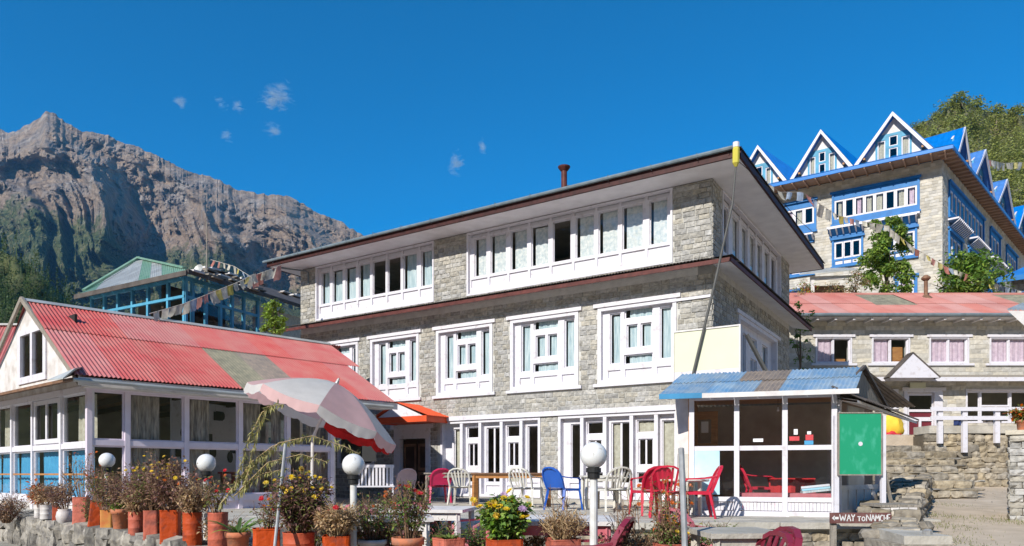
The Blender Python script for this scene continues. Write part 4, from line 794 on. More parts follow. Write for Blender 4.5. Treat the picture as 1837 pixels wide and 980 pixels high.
for i in range(NX+1):
    px = -380+i*(1300/NX)
    ts = interp(SIL, px); ts = (HY-ts)/F
    ts += .0035*noise.fractal(Vector((px*.05, 3.3, 0)), .7, 2.1, 5)
    for j in range(NT+1):
        t = j/NT
        if t <= .97:
            q = t/.97; e = ts*(q**.9); base = 1150+1500*q**1.25
            # spurs running down to the right, broken by crags
            yp = e*F; wx = noise.noise(Vector((px*.007, yp*.007, 3)))*.45; wy = noise.noise(Vector((px*.007, yp*.007, 33)))*.45
            ac = px*.8+yp*.6; al = px*.6-yp*.8
            P = Vector((ac*.0074+wx, al*.0032+wy, 4.2)); rg = ridged(P, 7, .46)-.9
            P2 = Vector((px*.019+yp*.009+wy*2, yp*.020+wx*2, 1.7)); r2_ = ridged(P2, 6, .62)-1.1
            fade = min(1, (1-q)*5+.10)*min(1, q*3)
            r = base-rg*400*fade-r2_*52*min(1, (1-q)*7+.35)
        else: q = (t-.97)/.03; e = ts*(1-.35*q); r = 2650+600*q
        vs.append(((px-CX)/F*r, r, EZ+e*r))
b = MB(); b.add(vs, [(i*(NT+1)+j, (i+1)*(NT+1)+j, (i+1)*(NT+1)+j+1, i*(NT+1)+j+1) for i in range(NX) for j in range(NT)])
struct(b, 'mountain', 'rockm')
# ================================================================ WOODED HILLS (left foreground ridge, right hill)
def hill(name, sil, r0, r1, x0, x1, yb, m, amp=.06, nx=60, nt=30, seed=1):
    vs = []; grid = []
    for i in range(nx+1):
        px = x0+(x1-x0)*i/nx; top = (HY-interp(sil, px))/F; bot = (HY-yb)/F
        for j in range(nt+1):
            t = j/nt; e = bot+(top-bot)*t; r = r0+(r1-r0)*t; r *= 1+amp*noise.fractal(Vector((px*.012, t*3, seed)), .6, 2, 4)*min(1, t*3)
            vs.append(Vector(((px-CX)/F*r, r, EZ+e*r)))
        px_ = vs[-1]
    nn_ = nt+1
    for i in range(nx+1):   # carry the land on behind the crest
        c = vs[i*nn_+nt]; grid.append(Vector((c.x*1.3, c.y*1.3, c.z*.8)))
    b = MB(); b.add(vs, [(i*nn_+j, (i+1)*nn_+j, (i+1)*nn_+j+1, i*nn_+j+1) for i in range(nx) for j in range(nt)])
    b.add([vs[i*nn_+nt] for i in range(nx+1)]+grid, [(i, i+1, nx+2+i, nx+1+i) for i in range(nx)])
    struct(b, name, m, smooth=True)
    def pt(u, t):
        i = min(nx-1, int(u*nx)); j = min(nt-1, int(t*nt)); fu = u*nx-i; ft = t*nt-j
        return vs[i*nn_+j].lerp(vs[(i+1)*nn_+j], fu).lerp(vs[i*nn_+j+1].lerp(vs[(i+1)*nn_+j+1], fu), ft)
    return pt
MT['hillr'] = mat('right_hill_soil', (.20, .165, .10), 1, c2=(.07, .085, .035), scale=.08, bump=0, detail=9); MT['hilll'] = mat('left_hill_soil', (.09, .10, .04), 1, scale=.05)
def crown(b, c, h, w_, r, kind, n):
    """many leaf-sized faces spread through a crown's volume"""
    for _ in range(n):
        if kind == 'con': t = r.random()**.8; rad = w_*(1-t)*(.35+.65*r.random()**.5)*(.75+.25*math.sin(t*26+c[0])); z = h*(.12+.88*t)
        else: th = math.acos(r.uniform(-1, 1)); q = r.random()**.4; rad = w_*math.sin(th)*q*(1+.35*math.sin(7*th+c[0])); z = h*(.55+.45*math.cos(th)*q)
        a = r.uniform(0, 6.283); p = Vector(c)+Vector((rad*math.cos(a), rad*math.sin(a), z)); s = w_*r.uniform(.14, .30)
        u = Vector((math.cos(a+r.uniform(-1, 1)), math.sin(a+r.uniform(-1, 1)), r.uniform(-.5, .2))).normalized()*s; v = Vector((r.uniform(-1, 1), r.uniform(-1, 1), r.uniform(-.2, 1))).normalized()*s*.7
        b.add([p-u*.5-v*.5, p+u*.5-v*.3, p+u*.4+v*.5, p-u*.4+v*.6], [(0, 1, 2, 3)])
def wood(name, pt, m, n, hr, r, seed, kind='con', leaves=46, trng=(0, 1)):
    b = MB(); rr = random.Random(seed)
    for _ in range(n):
        p = pt(rr.random(), rr.uniform(*trng)); h = rr.uniform(*hr); crown(b, p, h, h*r, rr, kind, leaves); b.add([(p.x-h*.02, p.y, p.z-.3), (p.x+h*.02, p.y, p.z-.3), (p.x, p.y, p.z+h*.8)], [(0, 1, 2)])
    return tag(b.build(name, m), kind='stuff')
LS = [(-300, 380), (-100, 420), (0, 450), (40, 468), (80, 498), (110, 528), (150, 560), (260, 640), (420, 760)]
ptl = hill('left_hill', LS, 160, 330, -160, 330, 790, 'hilll', seed=3)
wood('hill_forest', ptl, 'conif', 900, (7, 13), .22, 5, leaves=70, trng=(.05, 1.0))
wood('hill_thicket', ptl, 'pine', 420, (4, 9), .42, 6, 'rd', 50, trng=(.05, .98))
RS = [(1300, 420), (1500, 330), (1600, 262), (1638, 229), (1667, 215), (1695, 200), (1724, 184), (1753, 194), (1790, 204), (1837, 207), (1950, 185), (2200, 150)]
ptr = hill('right_hill', RS, 95, 330, 1540, 2020, 640, 'hillr', amp=.10, seed=8)
wood('hill_pines', ptr, 'scrub', 1500, (3, 6), .6, 7, 'rd', 100, trng=(.1, 1))
wood('hill_scrub', ptr, 'scrub', 2600, (2, 5), .75, 8, 'rd', 40, trng=(.1, .99))
rr = random.Random(12)
for k, (px, h, lab) in enumerate(((1722, 8.5, 'tall bushy pine at the very top of the right hill'), (1712, 6, 'thin pine just left of the tallest pine on the hilltop'), (1678, 5, 'small lone pine on the rocky left shoulder of the hill'), (1752, 7, 'bushy pine just right of the tallest pine on the hilltop'), (1790, 7.5, 'dense pine on the right hill crest near the photo edge'), (1822, 7, 'pine crowning the right hill crest at the edge of view'))):
    u = (px-1540)/480; p = ptr(u, .985); t = empty('pine_tree', p, lab, 'tree', group='pines on the right hill crest')
    MB().tube([(0, 0, -.5), (.05, 0, h*.4), (0, 0, h*.7)], [.16, .1, .03], 6).build('trunk', 'bark', t)
    b = MB(); crown(b, (0, 0, 0), h*.8, h*.42, rr, 'rd', 420); b.build('crown', 'scrub', t)
# ================================================================ CLOUDS: small wisps
def cloudmat():
    m = bpy.data.materials.new('cloud'); m.use_nodes = True; t = m.node_tree; N = t.nodes; L = t.links; N.remove(N['Principled BSDF'])
    v = N.new('ShaderNodeVolumePrincipled'); v.inputs['Color'].default_value = (.95, .97, 1, 1); v.inputs['Anisotropy'].default_value = .3
    tc = N.new('ShaderNodeTexCoord'); n = N.new('ShaderNodeTexNoise'); n.inputs['Scale'].default_value = .016; n.inputs['Detail'].default_value = 8; n.inputs['Roughness'].default_value = .65; n.inputs['Distortion'].default_value = 1.2; g = N.new('ShaderNodeNewGeometry'); mp = N.new('ShaderNodeMapping'); mp.inputs['Rotation'].default_value = (0, .5, 0); mp.inputs['Scale'].default_value = (.7, 1, 1.6); L.new(g.outputs['Position'], mp.inputs[0]); L.new(mp.outputs[0], n.inputs['Vector'])
    ln = N.new('ShaderNodeVectorMath'); ln.operation = 'LENGTH'; L.new(tc.outputs['Object'], ln.inputs[0])
    a = N.new('ShaderNodeMath'); a.operation = 'MULTIPLY_ADD'; L.new(ln.outputs['Value'], a.inputs[0]); a.inputs[1].default_value = -.33; L.new(n.outputs['Fac'], a.inputs[2])
    r = N.new('ShaderNodeMapRange'); r.inputs[1].default_value = .33; r.inputs[2].default_value = .48; r.inputs[3].default_value = 0; r.inputs[4].default_value = .022; L.new(a.outputs[0], r.inputs[0])
    L.new(r.outputs[0], v.inputs['Density']); L.new(v.outputs[0], N['Material Output'].inputs['Volume']); return m
MT['cloud'] = cloudmat()
lath = lambda n: [(math.sin(math.pi*i/n), -math.cos(math.pi*i/n)) for i in range(n+1)]
cb = MB(); cb.lathe(lath(12), 20)
for px, py, wx, wz, lab in ((497, 173, 40, 32, 'largest white cloud wisp high above the mountain slope'), (488, 231, 22, 20, 'round cloud wisp just below the largest one'), (427, 190, 15, 13, 'small cloud puff left of the largest wisp'), (397, 188, 14, 7, 'tiny flat cloud scrap left of the small puff'), (407, 244, 17, 9, 'lowest flat cloud scrap above the ridge'), (326, 185, 16, 10, 'leftmost faint cloud puff'), (820, 292, 22, 26, 'faint wisp above the middle of the stone lodge roof'), (866, 262, 10, 15, 'very faint small wisp right of the other wisp over the roof')):
    p = at(px, py, 4300); o = cb.build('cloud', 'cloud'); o.location = p; o.scale = (wx*4300/F, 90, wz*4300/F); o.rotation_euler = (0, -.25, 0); tag(o, lab, 'cloud', 'cloud wisps in the blue sky', 'thing')

# unseen hillside added behind the viewpoint to darken the window reflections
vs = []
for i in range(61):
    a = 2.5+3.95*(i/60)
    for j in range(16):
        t = j/15; r = 170+420*t; z = 190*t**1.15*(1+.25*noise.noise(Vector((i*.15, t*2, 5))))+6*noise.noise(Vector((i*.7, j*.7, 2))); vs.append((r*math.cos(a), r*math.sin(a), z-3))
b = MB(); b.add(vs, [(i*16+j, (i+1)*16+j, (i+1)*16+j+1, i*16+j+1) for i in range(60) for j in range(15)]); MT['opp'] = mat('unseen_valley_woods', (.14, .15, .06), 1, c2=(.04, .055, .025), scale=.11, detail=10); struct(b, 'unseen_valley_side', 'opp', smooth=True)
# ================================================================ BLUE-FRAMED TIMBER HOUSE behind the cafe
HF = Fr(-10.87, 24, 3, -30.3); HS = Fr(-10.87, 24, 3, 65.9)
th = empty('timber_house', HF.w(-2, 3, 0), 'old house with blue framed glass gallery and patched green and white roof', 'building')
hxp = [HF.x(a) for a in (165, 188, 212, 238, 266, 302, 331)]; hsp = [HS.x(a) for a in (333, 345, 369, 395, 416, 437, 462)]
for fr, xs in ((HF, hxp), (HS, hsp)):
    for x in xs: MB().box(x-.05, x+.05, -.05, .05, .3, 5.1).build('post', 'teal', th, fr)
    for z, h in ((5.05, .12), (4.45, .09), (3.5, .09)): MB().box(xs[0]-.05, xs[-1]+.05, -.06, .04, z, z+h).build('rail', 'teal', th, fr)
    for i in range(len(xs)-1):
        for q0, q1 in ((3.6, 4.45), (4.55, 5.05)): MB().add([(xs[i]+.05, 0, q0), (xs[i+1]-.05, 0, q0), (xs[i+1]-.05, 0, q1), (xs[i]+.05, 0, q1)], [(0, 1, 2, 3)]).build('pane', 'glass', th, fr)
    MB().box(xs[0], xs[-1], .0, .1, 0, 3.5).build('wall', 'teal', th, fr)
MB().box(hxp[0], -.5, 1.8, 1.9, 0, 5.2).build('inner_wall', 'darkwood', th, HF); MB().box(.5, hsp[-1], 1.6, 1.7, 0, 5.2).build('inner_wall', 'darkwood', th, HS)
b = MB(); b.box(hxp[0], 0, .1, 1.8, 3.4, 3.5); b.build('floor', 'darkwood', th, HF)
hx2 = HS.x(540)
b = MB(); wz = [(HS.x(483), HS.x(512), 2.9, 3.9), (HS.x(524), HS.x(537), 2.9, 3.7)]; b.holed(hsp[-1]+.06, hx2+1, 0, 4.9, wz, 0, .3); b.build('wall', 'curtain4', th, HS)
for q in wz:
    o = MB().holed(*q, [(q[0]+.1, q[1]-.1, q[2]+.1, q[3]-.1)], -.04, .06).build('window', 'teal', th, HS); MB().add([(q[0]+.1, .04, q[2]+.1), (q[1]-.1, .04, q[2]+.1), (q[1]-.1, .04, q[3]-.1), (q[0]+.1, .04, q[3]-.1)], [(0, 1, 2, 3)]).build('pane', 'glass2', o)
xm, dd = HS.x(395), .0
for i in range(9): x = HS.x(372)+i*.12; MB().box(x, x+.05, -.12, -.08, 3.0, 3.6).build('baluster', 'greywood', th, HS)
MB().box(HS.x(370), HS.x(400), -.13, -.07, 3.6, 3.66).build('rail', 'greywood', th, HS)
E0 = HF.hit(134, 530, 1, -.5); E1 = HF.hit(335, 486, 1, -.5); T0 = HF.hit(180, 508, 1, 1.4); T1 = HF.hit(249, 464, 1, 2.8); T2 = HF.hit(331, 483, 1, .1)
cols = ['greenr', 'greenr', 'zinc', 'zinc', 'zinc', 'zinc', 'greenr', 'zinc', 'greenr', 'greenr']
def topat(t): return E0.lerp(T0, t/.15) if t < .15 else (T0.lerp(T1, (t-.15)/.4) if t < .55 else T1.lerp(T2, (t-.55)/.45))
n = len(cols)
for i in range(n):
    t0, t1 = i/n, (i+1)/n; b = MB(); A, B = E0.lerp(E1, t0), E0.lerp(E1, t1)
    if i == 0: roofquad(b, A, B, topat(t1), topat(.02)+Vector((0, .05, 0)), .1)
    else: roofquad(b, A, B, topat(t1), topat(t0), .1)
    b.build('roof_sheet', cols[i], th, HF)
b = MB(); b.bar(topat(.05)+Vector((0, 0, .03)), T1+Vector((0, 0, .05)), .16, .08); b.bar(T1+Vector((-.05, 0, .05)), T2+Vector((0, 0, .05)), .14, .07); b.build('ridge_cap', 'greenr', th, HF)
b = MB(); b.bar(E0+Vector((0, 0, -.06)), E1+Vector((0, 0, -.06)), .06, .16); b.build('eave_board', 'dkroof', th, HF)
G1 = HS.hit(337, 487, 1, -.5); G2 = HS.hit(474, 529, 1, -.5); G3 = HS.hit(372, 481, 1, 2.2); G4 = HS.hit(560, 541, 1, 2.2); G5 = HS.hit(560, 556, 1, -.5)
b = MB(); b.poly([G1, G2, G4, G3]); b.poly([G2, G5, G4]); b.build('roof', 'dkroof', th, HS); b = MB(); b.bar(G1, G2, .06, .14); b.bar(G2, G5, .06, .12); b.build('eave_board', 'dkroof', th, HS)
rr = random.Random(4)
for i in range(26):
    u, v = rr.random(), rr.random(); p = G1.lerp(G2, u*.98).lerp(G3.lerp(G4, u*.98), v); MB().box(p.x-.22, p.x+.22, p.y-.15, p.y+.15, p.z+.02, p.z+.05+rr.random()*.05).build('slate', rr.choice(['greywood', 'wdull', 'rustsheet']), th, HS)
mp = at(371, 500, 25.5); t = empty('radio_mast', mp, 'thin rusty radio mast on the roof of the blue framed house', 'mast'); MB().tube([(0, 0, -.3), (0, 0, 2.0)], [.035, .015], 6).build('pole', 'greywood', t); MB().bar((-.3, 0, -.1), (.0, 0, .35), .04).build('stay', 'greywood', t)
dp = at(357, 484, 25.2); t = empty('satellite_dish', dp, 'small grey satellite dish left of the radio mast', 'dish', R(-20)); b = MB(); b.lathe([(.0, .0), (.10, .012), (.19, .045)], 16); o = b.build('dish', 'zinc', t); o.rotation_euler = (R(70), 0, 0); MB().tube([(0, 0, 0), (0, .12, -.3)], .015, 5).build('arm', 'galv', t)
# ================================================================ STONE WALLS
def fr2(p, q, z): return Fr(p[0], p[1], z, math.degrees(math.atan2(q[1]-p[1], q[0]-p[0]))), math.hypot(q[0]-p[0], q[1]-p[1])
def drywall(name, p, q, zb, z0, z1, th_, size, m, lab, cat='wall', core='earth', top=True):
    fr, L = fr2(p, q, zb); w_ = empty(name, fr.w(L/2, th_/2, 0), lab, cat); zt = lambda x: z0+(z1-z0)*x/L
    b = MB(); b.prism([(0, .05, 0), (L, .05, 0), (L, .05, z1-.05), (0, .05, z0-.05)], (0, th_-.07, 0)); b.build('core', core, w_, fr)
    s = rubble(fr, 0, L, 0, zt, size)
    if top:
        x = 0
        while x < L:
            y = 0; l_ = size*rnd.uniform(.9, 1.7)
            while y < th_: d_ = size*rnd.uniform(.8, 1.5); s.append((fr, (x+l_/2, y+d_/2, zt(x+l_/2)-.03+rnd.uniform(-.02, .025)), (l_*1.05, d_*1.05, .13), rnd.uniform(-.06, .06))); y += d_
            x += l_
        e0 = Fr(*fr.w(0, th_, 0), math.degrees(fr.a)-90)
        s += rubble(e0, 0, th_, 0, z0, size)
    put_stones(s, 'r', m, w_, rest='stone_fill'); return w_
drywall('dry_stone_wall', (-9.0, 12.6), (-3.35, 7.35), .1, .76, .74, .7, .27, 'rubble_grey', 'long grey dry stone wall carrying the row of planted tins')
drywall('dry_stone_wall', (-3.35, 7.3), (2.2, 5.0), .1, .66, .64, .6, .27, 'rubble_grey', 'stone ledge under the plant pots in the middle foreground')
fr, L = fr2((-4.2, 10.62), (5.85, 10.84), .45); tw = empty('terrace_wall', fr.w(L/2, .1, 0), 'low stone retaining edge of the paved terrace below the chairs', 'wall'); put_stones(rubble(fr, 0, L, 0, .33, .22, y=-.02, dpt=.2), 'r', 'rubble', tw, rest='stone_fill')
x = 0
while x < L: w_ = rnd.uniform(.5, 1.1); b = MB(); b.box(x+.005, x+w_-.01, -.10-rnd.uniform(0, .03), .5+rnd.uniform(-.1, .1), .33, .425+rnd.uniform(.0, .008)); b.build('slab', 'concrete', tw, fr); x += w_
# paving slabs of the terrace
tp = empty('terrace_paving', (0, 12, .87), 'uneven stone paving slabs laid on the chair terrace', 'paving'); tp['kind'] = 'structure'; del tp['category']
for j in range(8):
    x = -4.5+rnd.random()*.5; y = 11.3+j*.8
    while x < 6.2+max(0, (y-11)*.12):
        w_ = rnd.uniform(.6, 1.2); k = MB(); e = rnd.uniform(.002, .018); k.add([(x+rnd.uniform(.01, .04), y+rnd.uniform(.0, .03), .87+e), (x+w_-.02, y+rnd.uniform(.0, .03), .87+e), (x+w_-rnd.uniform(.01, .04), y+.77, .87+e), (x+.02, y+.77+rnd.uniform(-.02, .01), .87+e), (x, y, .85), (x+w_-.01, y, .85), (x+w_-.01, y+.78, .85), (x, y+.78, .85)], [(0, 1, 2, 3), (4, 5, 1, 0), (5, 6, 2, 1), (6, 7, 3, 2), (7, 4, 0, 3)])
        o = k.build('paving_slab', 'concrete'); o.parent = tp; o.location = -tp.location; x += w_
drywall('low_stone_wall', (6.0, 10.75), (9.75, 16.8), .55, .45, .98, .55, .24, 'rubble', 'low rubble wall running up along the left side of the sandy path')
drywall('low_stone_wall', (5.1, 9.0), (6.0, 10.7), .3, .55, .62, .4, .24, 'rubble', 'short end of rubble wall beside the concrete block at the path')
rwf = Fr((1665-CX)/F*21.5, 21.5, .9, 0); rw_ = empty('retaining_wall', rwf.w(1.5, .2, 0), 'tall rubble retaining wall above the path topped by a grey cap', 'wall'); W = 4.4
MB().box(-.0, W, .06, .8, 0, 1.85).build('core', 'earth', rw_, rwf); put_stones(rubble(rwf, 0, W, 0, 1.9, .27), 'r', 'rubble', rw_, rest='stone_fill')
x = .0
while x < W: w_ = rnd.uniform(.7, 1.2); MB().box(x+.01, min(W, x+w_)-.01, -.05, .8, 1.9, 2.11+rnd.uniform(0, .02)).build('cap_stone', 'concrete', rw_, rwf); x += w_
stp = empty('stone_steps', (10.7, 20, 1.2), 'wide rough stone steps climbing to the maroon and white door', 'steps'); ss = []
for i in range(9):
    y = 17.6+i*.72; z = 1.02+i*.205; f_ = Fr((1588-CX)/F*y, y, z, 0); w_ = 2.0+(.3 if i < 3 else 0)
    MB().box(0, w_, .06, .9, -.6, .19).build('step', 'rubble', stp, f_); ss += rubble(f_, -.05, w_, 0, .19, .27, dpt=.22)
    x = 0
    while x < w_: q = rnd.uniform(.3, .6); ss.append((f_, (x+q/2, .45, .185), (q, .8, .06), 0)); x += q
put_stones(ss, 'r', 'rubble', stp, rest='stone_fill')
nwf = Fr((1811-CX)/F*13, 13, .62, -36); nw = empty('stone_pier', nwf.w(1, .5, 0), 'near pier of flat pale stones at the right edge of the path', 'wall')
MB().box(.02, 3, .04, 1.3, 0, 1.66).build('core', 'earth', nw, nwf); s = coursed(nwf, 0, 3, 0, 1.68, [], .12, .34, proud=.03, dpt=.2, gap=.012); nl = Fr(*nwf.w(0, 1.3, 0), -126); s += coursed(nl, 0, 1.3, 0, 1.68, [], .12, .34, proud=.03, dpt=.2, gap=.012); put_stones(s, 'b', 'stone', nw)
MB().box(-.06, 3, -.06, 1.3, 1.68, 1.76).build('cap_stone', 'blk', nw, nwf)
# roof corner at the right edge
rf = at(1806, 560, 12); t = empty('roof_corner', rf, 'corner of a near corrugated roof entering at the right edge of the view', 'roof'); b = MB(); b.sheet((0, 0, .04), (1, 0, 0), (.85, .9, .3), 1.4, 1.6); b.build('roof_sheet', 'zinc', t); b = MB(); b.prism([(.02, 0, .02), (1.4, 0, .02), (1.4, 0, -.3), (.55, 0, -.46)], (1.3, 1.5, .3)); b.build('soffit', 'wdull', t)
# railing on the retaining wall
rlf = Fr(0, 21.35, 0, 0); X_ = lambda px: (px-CX)/F*21.35; Zr = lambda py: EZ+(HY-py)/F*21.35
rl = empty('railing', (X_(1750), 21.35, 3.0), 'white painted post and rail fence above the rubble retaining wall', 'railing')
for px, y0, y1 in ((1686, 735, 796), (1730, 731, 812), (1788, 735, 795)): MB().box(X_(px)-.07, X_(px)+.07, -.05, .05, Zr(y1), Zr(y0)).build('post', 'white', rl, rlf)
for py in (733, 749): MB().box(X_(1667), X_(1860), -.10, -.055, Zr(py+5), Zr(py-2)).build('rail', 'white', rl, rlf)
# low row of stuff behind the railing
for px, py, m, wd, ht, lab, cat in ((1720, 764, 'navy', .3, .42, 'dark blue cloth hanging on the railing left of the window', 'cloth'), (1780, 752, 'dkroof', .55, .22, 'dark grey cloth laid along the railing under the window', 'cloth')):
    p = at(px, py, 21.6); b = MB(); b.wave(-wd/2, wd/2, -ht/2, ht/2, 0, n=14, amp=.02); o = b.build('hanging_cloth', m, smooth=True); o.location = p; tag(o, lab, cat)
for px, py, m, s_, lab, cat in ((1601, 767, 'yellowc', .42, 'yellow covered bundle heaped left of the maroon door', 'bundle'), (1600, 783, 'redbag', .40, 'red bag lying under the yellow bundle by the door', 'bag')):
    p = at(px, py, 24.5); bm = bmesh.new(); bmesh.ops.create_icosphere(bm, subdivisions=3, radius=1)
    for v in bm.verts: v.co *= 1+.42*noise.noise(v.co*1.6+Vector((px, 0, 0))); v.co.z = max(v.co.z, -.6)
    me = bpy.data.meshes.new('bundle'); bm.to_mesh(me); bm.free(); me.materials.append(MT[m]); me.polygons.foreach_set('use_smooth', [True]*len(me.polygons)); o = bpy.data.objects.new('covered_bundle' if m == 'yellowc' else 'bag', me); COL.objects.link(o); o.location = p; o.scale = (s_*.75, .3, s_ if m == 'yellowc' else .22); tag(o, lab, cat)
# ================================================================ SIGNS AND BOARDS
sgn = empty('wall_signboard', MF.w(.15, -.9, 2.7), 'large blank cream signboard standing on the kiosk roof by the lodge corner', 'signboard')
b = MB(); b.box(-.52, .84, -.93, -.89, 2.88, 3.72); b.build('panel', 'cream', sgn, MF); b = MB(); b.box(-.519, .839, -.931, -.889, 2.70, 2.878); b.build('lower_strip', 'white', sgn, MF)
for q in ((-.55, .87, 3.72, 3.75), (-.55, .87, 2.67, 2.70), (-.55, -.52, 2.70, 3.72), (.84, .87, 2.70, 3.72)): MB().box(q[0], q[1], -.95, -.87, q[2], q[3]).build('frame_bar', 'wdull', sgn, MF)
b = MB(); b.bar(KF.i @ MF.w(.85, -.85, 3.6) if False else (.95, -.8, 3.55), (1.3, -.55, 2.75), .11, .05); b.build('prop', 'grit', sgn, MF)
b = MB(); b.lathe([(.0, 0), (.13, .01), (.15, .07), (.10, .12), (0, .13)], 9); o = b.build('weight_stone', 'concrete'); o.location = MF.w(.45, -1.05, 2.62); tag(o, 'pale stone weighing down the kiosk roof under the cream signboard', 'stone')
pl = empty('lamp_pole', MF.w(-.15, -1.0, 2.55), 'thin dark leaning pole with a yellow floodlight at the roof corner', 'lamp'); b = MB(); b.tube([(-.15, -.98, 2.6), (.35, -.98, 4.6), (.72, -.98, 6.2), (.79, -.98, 7.0)], [.03, .028, .022, .018], 7); b.build('pole', 'grit', pl, MF)
b = MB(); b.tube([(.79, -.98, 6.93), (.79, -1.0, 7.0), (.80, -1.02, 7.26), (.80, -1.02, 7.30)], [.03, .07, .07, .06], 8); b.build('lamp_case', 'ylamp', pl, MF); MB().tube([(.80, -1.02, 7.30), (.80, -1.02, 7.40)], .065, 8).build('lamp_lens', 'white', pl, MF)
MB().tube([(.6, -.9, 7.3), (1.1, .3, 6.9), (1.3, 2.5, 6.8), (1.2, 5, 7.2)], .008, 4).build('cable', 'black', pl, MF)
gb_ = at(1543, 797, 11.6); t = empty('green_board', (gb_.x, 11.6, .87), 'green painted board with a white dot standing beside the kiosk', 'board')
g0, g1, z0, z1 = atz(1505, 0, 11.6).x-gb_.x, atz(1580, 0, 11.6).x-gb_.x, at(0, 851, 11.6).z-.87, at(0, 742, 11.6).z-.87
MB().box(g0, g1, -.01, .015, z0, z1).build('panel', 'green', t)
for q in ((g0-.02, g1+.02, z1, z1+.02), (g0-.02, g1+.02, z0-.02, z0), (g0-.02, g0, z0, z1), (g1, g1+.02, z0, z1)): MB().box(q[0], q[1], -.02, .025, q[2], q[3]).build('frame_bar', 'greywood', t)
for x in (g0-.02, g1+.065): MB().box(x-.035, x+.035, .026, .09, -.05, z1-.03).build('post', 'white', t)
b = MB(); b.lathe([(0, 0), (.035, 0), (.035, .004), (0, .004)], 14); o = b.build('dot', 'white', t); o.rotation_euler = (R(90), 0, 0); o.location = (.0, -.012, (z0+z1)/2); MB().bar((g1+.09, .1, .9), (g1+.3, .15, .0), .05, .03).build('stay', 'greywood', t)
# WAY TO NAMCHE
SY = 10.4; sp = at(1544, 930, SY); t = empty('trail_sign', (sp.x, SY, .5), 'small red brown trail sign painted with a left arrow and white letters', 'sign'); k = SY/F; sx = lambda px: (px-1544)*k; sz = lambda py: EZ+(HY-py)*k-.5
MB().box(sx(1489), sx(1598), -.02, .02, sz(939), sz(920)).build('board', 'signwood', t); MB().box(sx(1492), sx(1502), .02, .07, 0, sz(921)).build('post', 'greywood', t)
GL = {'W': [[(0, 1), (.25, 0), (.5, .8), (.75, 0), (1, 1)]], 'A': [[(0, 0), (.5, 1), (1, 0)], [(.2, .4), (.8, .4)]], 'Y': [[(0, 1), (.5, .5), (1, 1)], [(.5, .5), (.45, 0)]], 'T': [[(0, 1), (1, 1)], [(.5, 1), (.5, 0)]], 'O': [[(.5, 1), (1, .7), (1, .3), (.5, 0), (0, .3), (0, .7), (.5, 1)]], 'N': [[(0, 0), (0, 1), (1, 0), (1, 1)]], 'M': [[(0, 0), (.1, 1), (.5, .3), (.9, 1), (1, 0)]], 'C': [[(1, .9), (.4, 1), (0, .6), (0, .3), (.4, 0), (1, .1)]], 'H': [[(0, 0), (0, 1)], [(1, 0), (1, 1)], [(0, .5), (1, .5)]], 'E': [[(1, 1), (0, 1), (0, 0), (1, 0)], [(0, .5), (.8, .5)]]}
for ch, px, w_, hh_ in (('W', 1505, 11, 12), ('A', 1518, 7, 12), ('Y', 1526, 6, 12), ('T', 1537, 6, 8), ('O', 1545, 5, 8), ('N', 1553, 7, 12), ('A', 1561.5, 6.5, 12), ('M', 1569, 7, 12), ('C', 1577.5, 5.5, 11), ('H', 1584.5, 5, 11), ('E', 1591, 4.5, 12)):
    b = MB()
    for st_ in GL[ch]:
        for (a, c), (d, e) in zip(st_, st_[1:]): b.bar((sx(px+a*w_), -.024, sz(935-c*hh_)), (sx(px+d*w_), -.024, sz(935-e*hh_)), .012, .006, up=(0, 1, 0))
    b.build('letter', 'lettering', t)
b = MB(); b.bar((sx(1495), -.024, sz(929.5)), (sx(1503), -.024, sz(929.5)), .034, .006, up=(0, 1, 0)); b.prism([(sx(1496), -.027, sz(925)), (sx(1491), -.027, sz(929.5)), (sx(1496), -.027, sz(934))], (0, .006, 0)); b.build('arrow', 'lettering', t)
# slim board on edge and near grey pole
sb_ = at(1225, 765, 13.2); t = empty('upright_board', (sb_.x, 13.2, .87), 'narrow upright white board seen almost edge on left of the kiosk', 'board', R(-40)); zb = at(0, 815, 13.2).z-.87; z1_ = at(0, 713, 13.2).z-.87
b = MB(); b.box(-.14, .14, -.02, .02, zb, z1_); b.build('panel', 'wdull', t); b = MB(); b.tube([(-.02, .05, z1_-.1), (-.02, .05, zb-.05), (.05, .06, 0)], .02, 6); b.build('post', 'black', t)
# table-bench of planks, concrete block
tbf = at(1617, 908, 11.0); t = empty('plank_bench', (tbf.x, 11.0, .6), 'weathered plank bench with a square leg beside the path wall', 'bench', R(-3)); zt_ = tbf.z-.6
for i in range(5): MB().box(-.30+i*.125, -.185+i*.125, -.02+.012*i, .75, zt_-.02, zt_+.015+rnd.uniform(0, .008)).build('plank', 'greywood', t)
for i in range(4): MB().box(-.29+i*.135, -.17+i*.135, 0, .04, zt_-.10, zt_-.022).build('apron_board', 'wdull', t)
for x, y in ((.08, .03), (-.24, .03), (.2, .6)): MB().box(x, x+.09, y, y+.09, -.3, zt_-.1).build('leg', 'greywood', t)
cbk = at(1603, 952, 9.2); t = MB(); t.add([(-.30, -.6, 0), (.26, -.6, 0), (.26, .3, 0), (-.16, .3, 0), (-.30, -.6, .1), (.26, -.6, .1), (.26, .3, .12), (-.16, .3, .12)], [(4, 5, 6, 7), (0, 1, 5, 4), (1, 2, 6, 5), (2, 3, 7, 6), (3, 0, 4, 7)]); o = t.build('concrete_block', 'concrete'); o.location = (cbk.x, 9.0, cbk.z-.1); tag(o, 'flat pale concrete slab at the bottom of the frame below the plank bench', 'slab')
b = MB(); b.box(-.33, .28, -.6, .3, -.5, 0); o = b.build('slab_base', 'rubble'); o.location = (cbk.x, 9.0, cbk.z-.101); tag(o, 'rough stone footing under the flat concrete slab', 'footing')
